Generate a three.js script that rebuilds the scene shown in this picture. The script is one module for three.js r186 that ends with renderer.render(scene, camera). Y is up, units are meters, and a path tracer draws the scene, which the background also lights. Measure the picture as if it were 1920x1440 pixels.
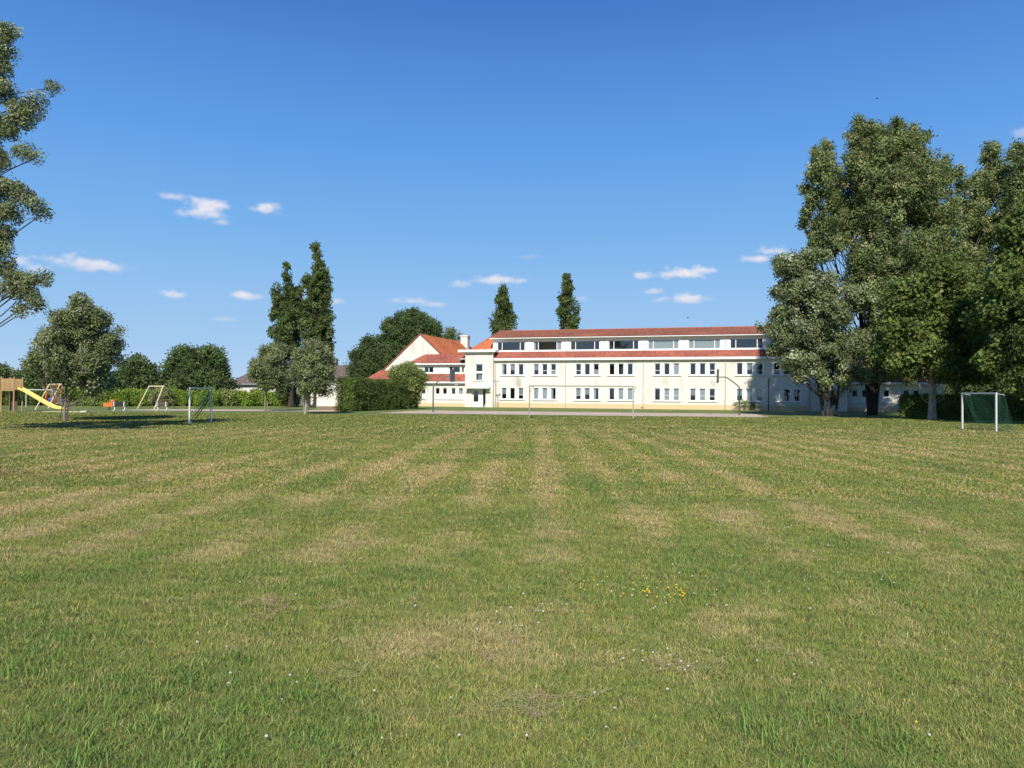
import * as THREE from 'three';
import { mergeGeometries } from 'three/addons/utils/BufferGeometryUtils.js';

// ------------------------------------------------------------------ camera
const scene = new THREE.Scene();
const F = 1443, EYE = 1.75;                       // focal length in photo pixels, eye height
const camera = new THREE.PerspectiveCamera(THREE.MathUtils.radToDeg(2 * Math.atan(720 / F)), 4 / 3, 0.1, 6000);
camera.position.set(0, EYE, 0);
camera.rotation.set(Math.atan(20 / F), 0, THREE.MathUtils.degToRad(0.4));
camera.updateMatrixWorld();
const renderer = new THREE.WebGLRenderer({ antialias: true });
renderer.setSize(1024, 768);
renderer.toneMapping = THREE.LinearToneMapping;
renderer.toneMappingExposure = 1.5;
renderer.shadowMap.enabled = true;
renderer.shadowMap.type = THREE.PCFSoftShadowMap;

// ------------------------------------------------------------------ noise
function rng(seed) { let a = seed >>> 0; return () => { a = (a + 0x6D2B79F5) >>> 0; let t = a; t = Math.imul(t ^ (t >>> 15), t | 1); t ^= t + Math.imul(t ^ (t >>> 7), t | 61); return ((t ^ (t >>> 14)) >>> 0) / 4294967296; }; }
const R0 = rng(7);
const PERM = new Float32Array(65536); for (let i = 0; i < 65536; i++) PERM[i] = R0();
const hsh = (x, y) => PERM[((x & 255) + ((y & 255) << 8)) & 65535];
function vn(x, y) { const xi = Math.floor(x), yi = Math.floor(y); let fx = x - xi, fy = y - yi; fx = fx * fx * (3 - 2 * fx); fy = fy * fy * (3 - 2 * fy); const a = hsh(xi, yi), b = hsh(xi + 1, yi), c = hsh(xi, yi + 1), d = hsh(xi + 1, yi + 1); return a + (b - a) * fx + (c - a) * fy + (a - b - c + d) * fx * fy; }
function fbm(x, y, o = 4) { let s = 0, a = 0.5, n = 0; for (let i = 0; i < o; i++) { s += a * vn(x, y); n += a; x = x * 2.03 + 17.3; y = y * 2.03 + 9.1; a *= 0.5; } return s / n; }
const clamp = (x, a = 0, b = 1) => Math.min(b, Math.max(a, x));
const sst = (a, b, x) => { const t = clamp((x - a) / (b - a)); return t * t * (3 - 2 * t); };
const mix3 = (a, b, t) => [a[0] + (b[0] - a[0]) * t, a[1] + (b[1] - a[1]) * t, a[2] + (b[2] - a[2]) * t];
const lin = (v) => { v /= 255; return v <= 0.04045 ? v / 12.92 : Math.pow((v + 0.055) / 1.055, 2.4); };
const enc = (v) => 255 * (v <= 0.0031308 ? v * 12.92 : 1.055 * Math.pow(v, 1 / 2.4) - 0.055);

// ------------------------------------------------------------------ sun and sky
const SUN_EL = 38 * Math.PI / 180, SUN_AZ = 5.5 * Math.PI / 180;   // behind the viewer, a little to the left
const sunDir = new THREE.Vector3(-Math.sin(SUN_AZ) * Math.cos(SUN_EL), Math.sin(SUN_EL), Math.cos(SUN_AZ) * Math.cos(SUN_EL));
const sun = new THREE.DirectionalLight(new THREE.Color(1.0, 0.945, 0.85), 3.7);
sun.position.copy(sunDir).multiplyScalar(150).add(new THREE.Vector3(0, 0, -60));
sun.target.position.set(0, 0, -60);
sun.castShadow = true;
sun.shadow.mapSize.set(4096, 4096);
Object.assign(sun.shadow.camera, { left: -80, right: 80, top: 90, bottom: -90, near: 1, far: 400 });
scene.add(sun, sun.target);

{
  const W = 4096, H = 2048, data = new Float32Array(W * H * 4);
  const stops = [[0, [190, 214, 238]], [3, [168, 204, 240]], [7, [148, 194, 239]], [12, [121, 178, 236]], [18, [98, 158, 230]], [27, [69, 124, 203]], [45, [54, 102, 184]], [90, [42, 84, 164]]].map(([e, c]) => [e, c.map((v) => lin(v) / renderer.toneMappingExposure)]);
  const sky = (e) => { for (let i = 0; i < stops.length - 1; i++) if (e <= stops[i + 1][0]) { const t = clamp((e - stops[i][0]) / (stops[i + 1][0] - stops[i][0])); return mix3(stops[i][1], stops[i + 1][1], t); } return stops.at(-1)[1]; };
  // fair-weather clouds: azimuth and elevation of the middle, half width, half height (degrees), strength
  const clouds = [];
  const C = (px, py, w, h, s) => { const x = (px - 960) / F, y = (739.9 + 0.007 * (px - 960) - py) / F; clouds.push([Math.atan(x) * 57.3, Math.atan(y / Math.hypot(1, x)) * 57.3, w / F * 57.3 / (1 + x * x), h / F * 57.3, s]); };
  C(322, 368, 34, 9, 0.62); C(385, 386, 38, 15, 0.95); C(372, 400, 52, 11, 0.8); C(412, 416, 18, 7, 0.5); C(499, 392, 30, 12, 0.85);
  C(150, 495, 62, 17, 0.72); C(200, 501, 50, 11, 0.7); C(36, 490, 22, 11, 0.6); C(75, 505, 30, 8, 0.45); C(326, 553, 24, 8, 0.72); C(448, 553, 20, 9, 0.9); C(470, 557, 30, 6, 0.5); C(420, 598, 22, 6, 0.3); C(628, 566, 18, 7, 0.5);
  C(770, 565, 32, 8, 0.55); C(812, 571, 26, 7, 0.5); C(858, 534, 24, 8, 0.5); C(938, 526, 46, 12, 0.9); C(990, 482, 26, 6, 0.16); C(1092, 560, 14, 5, 0.3);
  C(1203, 518, 26, 9, 0.8); C(1285, 514, 56, 12, 0.95); C(1310, 507, 26, 10, 0.9); C(1228, 547, 24, 7, 0.55); C(1286, 562, 52, 10, 0.85); C(1420, 486, 28, 10, 0.85); C(1452, 471, 34, 10, 0.8); C(1540, 478, 30, 9, 0.7); C(1915, 250, 24, 12, 0.4);
  const rc = rng(55);
  for (let i = 0; i < 110; i++) { const az = 40 + rc() * 280, el = 3 + rc() * rc() * 22, w = 0.7 + rc() * 1.9; clouds.push([az > 180 ? az - 360 : az, el, w, w * (0.22 + rc() * 0.16), 0.4 + rc() * 0.5]); }
  for (let j = 0; j < H; j++) {
    const el = ((j + 0.5) / H) * 180 - 90, base = sky(Math.max(el, 0));
    for (let i = 0; i < W; i++) {
      const k = (j * W + i) * 4;
      data[k] = base[0]; data[k + 1] = base[1]; data[k + 2] = base[2]; data[k + 3] = 1;
    }
  }
  const white = [250, 244, 246].map((v) => lin(v) / renderer.toneMappingExposure), grey = [205, 212, 232].map((v) => lin(v) / renderer.toneMappingExposure);
  // u = 0.5 looks along -z in three's equirectangular convention after the turn below
  for (const [az, el, w, h, s] of clouds) {
    const j0 = Math.floor((el - 2.4 * h + 90) / 180 * H), j1 = Math.ceil((el + 2.4 * h + 90) / 180 * H);
    for (let j = Math.max(j0, H / 2 + 4); j <= j1; j++) for (let ii = Math.floor((az - 1.8 * w) / 360 * W); ii <= (az + 1.8 * w) / 360 * W; ii++) {
      const a = (ii + 0.5) / W * 360, e = (j + 0.5) / H * 180 - 90;
      const dx = (a - az) / w, dy = (e - el) / h;
      const bot = dy < 0 ? dy * 1.5 : dy;
      const n = fbm(a * 1.5 + 40, e * 3.2 + 90, 5), n2 = fbm(a * 5 + 11, e * 9 + 3, 4);
      const d = Math.hypot(dx, bot) + (n - 0.5) * 1.5 + (n2 - 0.5) * 0.6;
      let al = sst(1.2, 0.1, d) * s;
      if (al <= 0.003) continue;
      const i = ((ii + W * 0.25) % W + W) % W, k = (j * W + i) * 4;
      const c = mix3(grey, white, clamp(0.55 + dy * 0.5 + (n2 - 0.5)));
      for (let q = 0; q < 3; q++) data[k + q] += (c[q] - data[k + q]) * al;
    }
  }
  const tex = new THREE.DataTexture(data, W, H, THREE.RGBAFormat, THREE.FloatType);
  tex.mapping = THREE.EquirectangularReflectionMapping; tex.magFilter = tex.minFilter = THREE.LinearFilter; tex.needsUpdate = true;
  scene.background = tex; scene.environment = tex;
}

// ------------------------------------------------------------------ helpers
const V = (x, y, z) => new THREE.Vector3(x, y, z);
const ray = (px, py) => V((px - 960) / F, (720 - py) / F, -1).applyQuaternion(camera.quaternion);
const at = (px, py, depth) => { const r = ray(px, py); return r.multiplyScalar(depth / -r.z).add(camera.position); };      // a point at a depth in metres
const G = (px, py) => { const r = ray(px, py); return r.multiplyScalar(-EYE / r.y).add(camera.position).setY(0); };         // a point on the ground
const used = {};
const numbered = (n) => { const k = used[n] = (used[n] ?? -1) + 1; return k ? `${n}_${String(k).padStart(3, '0')}` : n; };
function tag(o, label, category, group, kind) { if (label) o.userData.label = label; if (category) o.userData.category = category; if (group) o.userData.group = group; if (kind) o.userData.kind = kind; return o; }
function thing(name, label, category, pos = V(0, 0, 0), turn = 0, group) { const o = new THREE.Group(); o.name = numbered(name); o.position.copy(pos); o.rotation.y = turn; scene.add(o); return tag(o, label, category, group); }
const flat = (g) => { const r = g.index ? g.toNonIndexed() : g; for (const k of Object.keys(r.attributes)) if (!['position', 'normal', 'uv'].includes(k)) r.deleteAttribute(k); return r; };
const join = (list) => list.length === 1 ? list[0] : mergeGeometries(list.map(flat));
function part(parent, name, geos, mat, kind) { const m = new THREE.Mesh(Array.isArray(geos) ? join(geos) : geos, mat); m.name = parent === scene ? numbered(name) : name; m.castShadow = m.receiveShadow = true; parent.add(m); if (kind) m.userData.kind = kind; return m; }
function box(x0, x1, y0, y1, z0, z1) { const g = new THREE.BoxGeometry(Math.abs(x1 - x0), Math.abs(y1 - y0), Math.abs(z1 - z0)); g.translate((x0 + x1) / 2, (y0 + y1) / 2, (z0 + z1) / 2); return g; }
function bar(p, q, r0, r1 = r0, seg = 8) { const d = q.clone().sub(p), g = new THREE.CylinderGeometry(r1, r0, d.length(), seg); g.applyQuaternion(new THREE.Quaternion().setFromUnitVectors(V(0, 1, 0), d.clone().normalize())); g.translate((p.x + q.x) / 2, (p.y + q.y) / 2, (p.z + q.z) / 2); return g; }
function tube(pts, radii, seg = 6, steps = 4) {   // a tapered tube along a smooth curve
  const curve = new THREE.CatmullRomCurve3(pts), n = (pts.length - 1) * steps, fr = curve.computeFrenetFrames(n, false), pos = [], idx = [], uv = [];
  for (let i = 0; i <= n; i++) { const t = i / n, p = curve.getPoint(t), k = t * (radii.length - 1), a = Math.min(Math.floor(k), radii.length - 2), r = radii[a] + (radii[a + 1] - radii[a]) * (k - a);
    for (let j = 0; j <= seg; j++) { const w = j / seg * Math.PI * 2, c = Math.cos(w) * r, s = Math.sin(w) * r; pos.push(p.x + fr.normals[i].x * c + fr.binormals[i].x * s, p.y + fr.normals[i].y * c + fr.binormals[i].y * s, p.z + fr.normals[i].z * c + fr.binormals[i].z * s); uv.push(j / seg, t * 4); } }
  for (let i = 0; i < n; i++) for (let j = 0; j < seg; j++) { const a = i * (seg + 1) + j, b = a + seg + 1; idx.push(a, b, a + 1, b, b + 1, a + 1); }
  const g = new THREE.BufferGeometry(); g.setAttribute('position', new THREE.Float32BufferAttribute(pos, 3)); g.setAttribute('uv', new THREE.Float32BufferAttribute(uv, 2)); g.setIndex(idx); g.computeVertexNormals(); return g;
}
function wallShape(x0, x1, y0, y1, holes, depth) { const s = new THREE.Shape([new THREE.Vector2(x0, y0), new THREE.Vector2(x1, y0), new THREE.Vector2(x1, y1), new THREE.Vector2(x0, y1)]); for (const [a, b, c, d] of holes) s.holes.push(new THREE.Path([new THREE.Vector2(a, c), new THREE.Vector2(a, d), new THREE.Vector2(b, d), new THREE.Vector2(b, c)])); const g = new THREE.ExtrudeGeometry(s, { depth, bevelEnabled: false }); g.translate(0, 0, -depth); return g; }
function dataTex(w, h, fn, rx = 1, ry = 1, srgb = true) { const d = new Uint8Array(w * h * 4); for (let j = 0; j < h; j++) for (let i = 0; i < w; i++) { const c = fn(i / w, j / h, i, j), k = (j * w + i) * 4; for (let q = 0; q < 3; q++) d[k + q] = clamp(srgb ? enc(c[q]) : c[q] * 255, 0, 255); d[k + 3] = 255; } const t = new THREE.DataTexture(d, w, h); t.wrapS = t.wrapT = THREE.RepeatWrapping; t.magFilter = t.minFilter = THREE.LinearFilter; t.repeat.set(rx, ry); if (srgb) t.colorSpace = THREE.SRGBColorSpace; t.needsUpdate = true; return t; }
const col = (r, g, b) => new THREE.Color().setRGB(r, g, b);
const std = (c, roughness = 0.8, o = {}) => new THREE.MeshStandardMaterial({ color: Array.isArray(c) ? col(...c) : c, roughness, ...o });

// ------------------------------------------------------------------ ground
const courtA = V(-7.71, 0, -75.4), courtB = V(20.72, 0, -70.1);                 // feet of the two basketball posts
const courtU = courtB.clone().sub(courtA).setY(0).normalize(), courtN = V(-courtU.z, 0, courtU.x);
// what grows where: [green, dry, lush] shares of the turf at a place (metres)
function turf(x, z) {
  const d = -z, xs = x - d * 0.028;                        // the mower's lines run a little to the right of straight ahead
  const wob = (fbm(x * 0.15 + 3, z * 0.05, 2) - 0.5) * 0.6;
  const line = Math.sin((xs + wob) * 2 * Math.PI / 1.3) * 0.5 + 0.5, line2 = Math.sin((xs * 1.0 + wob * 1.6) * 2 * Math.PI / 3.9 + 1) * 0.5 + 0.5;
  const big = fbm(x * 0.12 + 31, z * 0.12 + 7, 3), mid = fbm(x * 0.55 + 5, z * 0.55 + 71, 3), fine = fbm(x * 2.6 + 50, z * 2.6 + 20, 3), tiny = fbm(x * 9 + 2, z * 9 + 8, 2);
  let dry = (mid - 0.5) * 1.85 * (1 - 0.6 * sst(7, 18, d)) + (big - 0.5) * 0.9 + (fine - 0.5) * 1.0 + (tiny - 0.5) * 0.45 + 0.25;
  dry += ((line - 0.5) * 0.72 + (line2 - 0.5) * 0.22) * sst(4, 11, d) * sst(62, 44, d) * sst(30, 10, Math.abs(xs));
  dry += 0.14 * sst(12, 20, d) * sst(44, 32, d) - 0.5 * sst(36, 52, d);
  dry += 0.2 * sst(4, 14, x) * sst(17, 23, d) * sst(48, 36, d);
  const weed = sst(1, 0, Math.hypot((x + 12.5) / 5.5, (d - 16.3) / 1.9) + (fine - 0.5) * 0.8);   // worn patch of low brown weeds
  return { dry: clamp(dry), lush: clamp((0.5 - mid) * 2.2 + (fine - 0.45) * 0.9), hue: big, tiny, weed };
}
const GREEN = [0.192, 0.246, 0.046], LUSH = [0.104, 0.174, 0.032], DRY = [0.450, 0.372, 0.165], WEED = [0.155, 0.132, 0.050], YEL = [0.320, 0.305, 0.074];
function turfColor(x, z) {
  const t = turf(x, z);
  let c = mix3(GREEN, YEL, clamp((t.hue - 0.35) * 1.3 + (t.tiny - 0.5) * 0.5) * 0.5);
  c = mix3(c, LUSH, t.lush * 0.92); c = mix3(c, DRY, sst(0.18, 1.0, t.dry) * 0.78); c = mix3(c, WEED, t.weed * 0.7);
  return c;
}
const inCourt = (x, z) => { const p = V(x, 0, z).sub(courtA), s = p.dot(courtU), w = p.dot(courtN); return s > -1.2 && s < 30 && Math.abs(w) < 7.2; };
{
  const grass = new THREE.MeshStandardMaterial({ color: col(0.115, 0.16, 0.042), roughness: 1 });
  const g = new THREE.PlaneGeometry(3000, 3000); g.rotateX(-Math.PI / 2); g.translate(0, -0.006, -900);
  tag(part(scene, 'ground', g, grass), 'flat grassland reaching to the horizon', 'ground', null, 'structure');
  const X0 = -56, X1 = 56, Z0 = 4, Z1 = -120, N = 2048;
  const map = dataTex(N, N, (u, v) => { const x = X0 + (X1 - X0) * u, z = Z0 + (Z1 - Z0) * v; const c = turfColor(x, z), k = 0.72 + 0.36 * hsh((u * N) | 0, (v * N) | 0) ; return [c[0] * k, c[1] * k, c[2] * k]; });
  map.wrapS = map.wrapT = THREE.ClampToEdgeWrapping;
  const bump = dataTex(512, 512, (u, v, i, j) => { const n = 0.5 * hsh(i, j) + 0.5 * hsh((i >> 1) + 90, (j >> 2) + 40); return [n, n, n]; }, 56, 62, false);
  const lg = new THREE.PlaneGeometry(X1 - X0, Z0 - Z1); lg.rotateX(-Math.PI / 2); lg.translate((X0 + X1) / 2, 0, (Z0 + Z1) / 2);
  tag(part(scene, 'lawn', lg, new THREE.MeshStandardMaterial({ map, roughness: 1, bumpMap: bump, bumpScale: 0.03 })), 'wide mown lawn with dry patches and mower lines', 'lawn', null, 'structure');
  // basketball court and gravel path
  const gravel = dataTex(512, 512, (u, v, i, j) => { const n = fbm(u * 14, v * 14, 4), f = hsh(i, j), k = 0.72 + 0.3 * n + 0.2 * f; return [0.56 * k, 0.44 * k, 0.315 * k]; });
  function sheet(name, pts, y, label, category, mat) { const s = new THREE.Shape(pts.map((p) => new THREE.Vector2(p.x, -p.z))), gg = new THREE.ShapeGeometry(s); gg.rotateX(-Math.PI / 2); gg.translate(0, y, 0); const uv = gg.attributes.uv, p = gg.attributes.position; for (let i = 0; i < uv.count; i++) uv.setXY(i, p.getX(i) / 8, p.getZ(i) / 8); return tag(part(scene, name, gg, mat), label, category, null, 'structure'); }
  const gm = new THREE.MeshStandardMaterial({ map: gravel, roughness: 1 });
  const cc = (s, w) => courtA.clone().addScaledVector(courtU, s).addScaledVector(courtN, w);
  const edge = []; const re = rng(5);
  for (let s = -3.2; s <= 31; s += 0.6) edge.push(cc(s, 6.6 + (re() - 0.5) * 0.5)); for (let w = 6.2; w > -6.4; w -= 0.6) edge.push(cc(31 + (re() - 0.5) * 0.6, w)); for (let s = 31; s >= -3.2; s -= 0.6) edge.push(cc(s, -6.6 + (re() - 0.5) * 0.4)); for (let w = -6.2; w < 6.4; w += 0.6) edge.push(cc(-3.2 + (re() - 0.5) * 0.6, w));
  sheet('court_paving', edge, 0.012, 'pinkish gravel basketball court in front of the building', 'court', gm);
  const pe = []; for (let t = 0; t <= 1; t += 0.05) pe.push(V(-38 + 22 * t, 0, -72.5 - 2 * t + (re() - 0.5) * 0.4)); for (let t = 1; t >= 0; t -= 0.05) pe.push(V(-38 + 24 * t, 0, -79 - 3 * t + (re() - 0.5) * 0.4));
  sheet('gravel_path', pe, 0.01, 'pale gravel path before the row of shrubs', 'path', gm);
}

// ------------------------------------------------------------------ materials
const brickMap = dataTex(2048, 512, (u, v, i, j) => {     // whitewashed brick, 52 m x 11 m: fine courses, worn paint and rain streaks
  const x = u * 52, y = v * 11, row = Math.floor(y / 0.085), bx = Math.floor(x / 0.24 + (row & 1) * 0.5);
  let k = 0.93 + 0.1 * (hsh(bx + 7, row) - 0.5) + 0.1 * (fbm(x * 0.5, y * 0.5, 4) - 0.5);
  const stain = sst(0.58, 0.82, fbm(x * 0.45 + 9, y * 0.28 + 4, 5)) * 0.2 + sst(0.62, 0.8, fbm(x * 2.6, y * 0.35 + 77, 4)) * 0.17;
  k *= 1 - stain; return [0.79 * k, 0.738 * k, 0.655 * k * (1 - stain * 0.1)];
}, 1 / 52, 1 / 11);
const M = {
  wall: new THREE.MeshStandardMaterial({ map: brickMap, roughness: 0.95 }), plinth: std([0.64, 0.50, 0.29], 0.95), white: std([0.80, 0.79, 0.76], 0.6), panel: std([0.78, 0.78, 0.78], 0.55),
  interior: std([0.42, 0.40, 0.37], 0.95), curtain: new THREE.MeshPhysicalMaterial({ color: col(0.72, 0.70, 0.64), roughness: 1, transmission: 0.3, thickness: 0 }), blind: std([0.42, 0.40, 0.36], 0.9), darkCurtain: std([0.14, 0.12, 0.11], 0.95),
  glass: new THREE.MeshPhysicalMaterial({ color: col(0.82, 0.87, 0.9), roughness: 0.02, transmission: 1, thickness: 0, ior: 1.7 }),
  pipe: std([0.45, 0.42, 0.36], 0.6), zinc: std([0.3, 0.31, 0.32], 0.5), soffit: std([0.7, 0.67, 0.6], 0.8), dark: std([0.025, 0.025, 0.025], 0.9),
  greyPaint: std([0.16, 0.16, 0.15], 0.5), greenPaint: std([0.06, 0.09, 0.07], 0.5), concrete: std([0.62, 0.6, 0.56], 0.9), rust: std([0.3, 0.24, 0.16], 0.7, { metalness: 0.2 }),
};
const tileMap = (r, g, b, seed) => dataTex(512, 512, (u, v, i, j) => { const tx = Math.floor(u * 48), ty = Math.floor(v * 48), n = fbm(u * 9 + seed, v * 9, 4), k = 0.74 + 0.34 * hsh(tx + seed, ty) + 0.5 * (n - 0.5) + 0.12 * (hsh(i, j) - 0.5), moss = sst(0.56, 0.75, fbm(u * 22 + seed, v * 30, 4)) * 0.3; return [r * k * (1 - moss * 0.6), g * k * (1 - moss * 0.1), b * k]; }, 1 / 14.4, 1 / 14.4);
M.tileRed = new THREE.MeshStandardMaterial({ map: tileMap(0.365, 0.110, 0.070, 3), roughness: 0.85 });
M.tileOld = new THREE.MeshStandardMaterial({ map: tileMap(0.29, 0.100, 0.058, 40), roughness: 0.9 });
M.tileOrange = new THREE.MeshStandardMaterial({ map: tileMap(0.52, 0.15, 0.055, 80), roughness: 0.85 });
M.tileGrey = new THREE.MeshStandardMaterial({ map: tileMap(0.15, 0.115, 0.10, 20), roughness: 0.9 });
const wood = (r, g, b, s) => new THREE.MeshStandardMaterial({ map: dataTex(64, 256, (u, v) => { const k = 0.75 + 0.5 * fbm(u * 18 + s, v * 2.2, 3); return [r * k, g * k, b * k]; }), roughness: 0.85 });
M.wood = wood(0.42, 0.27, 0.12, 1); M.woodPale = wood(0.62, 0.53, 0.34, 9); M.woodDark = wood(0.10, 0.075, 0.055, 5); M.woodGrey = wood(0.26, 0.21, 0.16, 7);

// a pantiled roof slope: eave from x = s0..s1 at (zE, hE), ridge from t0..t1 at (zR, hR); rolls and stepped courses are real relief
function pantiles(s0, s1, zE, hE, t0, t1, zR, hR, pitch = 0.3, course = 0.36) {
  const L = Math.hypot(zR - zE, hR - hE), dz = (zR - zE) / L, dh = (hR - hE) / L, nz = dh * Math.sign(zE - zR || 1), nh = Math.abs(dz), pos = [], uv = [], idx = [];
  const xs = []; const lo = Math.min(s0, t0), hi = Math.max(s1, t1), n = Math.ceil((hi - lo) / pitch * 4);
  for (let i = 0; i <= n; i++) xs.push(lo + (hi - lo) * i / n);
  const top = (x) => { let v = L; if (t0 > s0 && x < t0) v = Math.min(v, L * (x - s0) / (t0 - s0)); if (t1 < s1 && x > t1) v = Math.min(v, L * (s1 - x) / (s1 - t1)); return Math.max(v, 0); };
  const rows = Math.ceil(L / course);
  for (let i = 0; i < xs.length; i++) for (let r = 0; r < rows; r++) for (let e = 0; e < 2; e++) {
    const x = xs[i], l = Math.min((r + e) * course, top(x), L), lift = (0.5 + 0.5 * Math.cos(x / pitch * 2 * Math.PI)) * 0.06 + (e ? 0 : 0.03);
    pos.push(x, hE + dh * l + nh * lift, zE + dz * l + nz * lift); uv.push(x, l);
  }
  const id = (i, r, e) => (i * rows + r) * 2 + e;
  for (let i = 0; i < xs.length - 1; i++) for (let r = 0; r < rows; r++) { idx.push(id(i, r, 0), id(i + 1, r, 0), id(i + 1, r, 1), id(i, r, 0), id(i + 1, r, 1), id(i, r, 1)); if (r) idx.push(id(i, r - 1, 1), id(i + 1, r - 1, 1), id(i + 1, r, 0), id(i, r - 1, 1), id(i + 1, r, 0), id(i, r, 0)); }
  const g = new THREE.BufferGeometry(); g.setAttribute('position', new THREE.Float32BufferAttribute(pos, 3)); g.setAttribute('uv', new THREE.Float32BufferAttribute(uv, 2)); g.setIndex(idx); g.computeVertexNormals(); return g;
}
function poly(pts) { const pos = [], idx = [], uv = []; for (const p of pts) { pos.push(...p); uv.push(p[0], p[1]); } for (let i = 1; i < pts.length - 1; i++) idx.push(0, i, i + 1); const g = new THREE.BufferGeometry(); g.setAttribute('position', new THREE.Float32BufferAttribute(pos, 3)); g.setAttribute('uv', new THREE.Float32BufferAttribute(uv, 2)); g.setIndex(idx); g.computeVertexNormals(); return g; }

// ------------------------------------------------------------------ the long white building
{
  const B = thing('white_building', 'long white brick building with red tiled roofs and rows of windows', 'building', V(-1.447, 0, -106), -Math.atan2(0.287, 0.958));
  const rw = rng(21), END = 38.78;
  function win(x0, x1, y0, y1, z, { bars = [], rail = 0, look = null, name = 'window', open = -1 } = {}) {      // a window: frame, one pane for each light, what hangs behind it
    const fw = 0.095, zf = z - 0.1, w = part(B, name, [box(x0, x1, y0, y0 + fw, zf - 0.06, zf), box(x0, x1, y1 - fw, y1, zf - 0.06, zf), box(x0, x0 + fw, y0 + fw, y1 - fw, zf - 0.06, zf), box(x1 - fw, x1, y0 + fw, y1 - fw, zf - 0.06, zf), ...bars.map((b) => box(b - 0.05, b + 0.05, y0 + fw, y1 - fw, zf - 0.06, zf)), ...(rail ? [box(x0 + fw, x1 - fw, rail - 0.03, rail + 0.03, zf - 0.062, zf - 0.004)] : [])], M.white);
    const ed = [x0 + fw, ...bars.flatMap((b) => [b - 0.05, b + 0.05]), x1 - fw];
    for (let i = 0; i < ed.length; i += 2) {
      if (i / 2 === open) continue;                                                     // this light stands open
      part(w, 'pane', box(ed[i], ed[i + 1], y0 + fw, y1 - fw, zf - 0.036, zf - 0.03), M.glass);
      const r = look ?? rw(), zc = zf - 0.12;
      if (r < 0.24) part(w, 'curtain', box(ed[i], ed[i + 1], y0 + fw, y1 - fw, zc, zc + 0.01), M.curtain);
      else if (r < 0.4) part(w, 'curtain', box(ed[i], ed[i + 1], y0 + (y1 - y0) * 0.45, y1 - fw, zc, zc + 0.01), M.blind);
      else if (r < 0.52) part(w, 'curtain', box(ed[i], ed[i] + (ed[i + 1] - ed[i]) * 0.42, y0 + fw, y1 - fw, zc, zc + 0.01), M.curtain);
      else if (r < 0.64) part(w, 'curtain', box(ed[i], ed[i + 1], y0 + fw, y0 + (y1 - y0) * 0.5, zc, zc + 0.01), M.curtain);
    }
    return w;
  }
  // main range
  const groups = [1.57, 6.13, 11.97, 16.47, 22.42, 26.91, 32.66, 37.1], holes = [];
  for (const c of groups) for (const k of [-1, 0, 1]) { const x = c + k * 1.2; holes.push([x - 0.4, x + 0.4, 4.42, 5.95], [x - 0.4, x + 0.4, 1.12, 2.7]); }
  part(B, 'wall', wallShape(-1.06, 39.84, 0.62, 6.6, holes, 0.36), M.wall);
  part(B, 'plinth', box(-1.06, 39.84, 0, 0.617, -0.36, 0.03), M.plinth);
  part(B, 'wall', [box(-6.4, 45.2, 0, 6.7, -9.3, -9.0), box(-6.4, -6.1, 0, 6.7, -8.99, -0.7), box(44.9, 45.2, 0, 6.7, -8.99, -0.7)], M.wall);
  part(B, 'floor_slab', box(-6.05, 44.85, 3.1, 3.35, -8.95, -0.4), M.interior); part(B, 'floor_slab', box(-6.05, 44.85, 6.6, 6.8, -8.95, 0.36), M.interior); part(B, 'floor_slab', box(-6.05, 44.85, 0.02, 0.2, -8.95, -0.4), M.interior);
  part(B, 'room_wall', box(-6, 44.8, 0.21, 6.59, -4.2, -4.05), M.interior); part(B, 'room_wall', box(-1.4, 40.2, 6.81, 9.4, -4.2, -4.05), M.interior);
  for (let i = 0; i <= 8; i++) part(B, 'room_wall', box(-1.1 + i * 5.15 - 0.07, -1.1 + i * 5.15 + 0.07, 0.21, 9.3, -4.04, -0.95), M.interior);
  for (const c of groups) for (const [y0, y1] of [[4.42, 5.95], [1.12, 2.7]]) {
    const hs = [-1, 0, 1].map((k) => [c + k * 1.2 - 0.4, c + k * 1.2 + 0.4, y0, y1]);
    part(B, 'window_surround', wallShape(c - 1.72, c + 1.72, y0 - 0.06, y1 + 0.05, hs.map(([a, b, e, f]) => [a, b, e, f]), 0.02).translate(0, 0, 0.023), M.white);
    for (const h of hs) win(h[0], h[1], y0, y1, 0, { rail: rw() < 0.25 ? y0 + 0.62 : 0 });
    part(B, 'window_sill', box(c - 1.8, c + 1.8, y0 - 0.14, y0 - 0.063, -0.05, 0.12), M.concrete);
  }
  part(B, 'gutter', [box(-0.98, 39.78, 6.42, 6.74, 0.12, 0.46)], M.white); part(B, 'soffit', box(-0.98, 39.78, 6.5, 6.598, 0.003, 0.118), M.soffit);
  for (const x of [-1.0 + 0.12, 9.03, 19.39, 29.72, 39.64]) part(B, 'drainpipe', bar(V(x, 0.1, 0.1), V(x, 6.44, 0.1), 0.05), M.pipe);
  part(B, 'vent_grille', box(19.1, 19.5, 0.12, 0.22, 0.031, 0.05), M.dark);
  part(B, 'roof', pantiles(-1.03, 39.81, 0.42, 6.72, -1.03, 39.81, -0.72, 7.7), M.tileRed);
  // attic storey with a strip of windows
  const dz = -0.7, dh = [];
  for (let i = 0; i < 8; i++) { const c = 1.13 + i * 5.19; dh.push([c - 2.02, c + 2.02, 7.8, 9.1]); }
  part(B, 'attic_wall', wallShape(-1.5, 40.28, 7.56, 9.42, dh, 0.14).translate(0, 0, dz), M.panel);
  dh.forEach(([a, b, c, d], i) => win(a, b, c, d, dz + 0.05, { bars: [a + 0.72, b - 0.72], name: 'attic_window', look: [0.7, null, 0.7, 0.9, 0.1, 0.12, 0.8, null][i], open: i === 1 ? 1 : -1 }));
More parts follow.
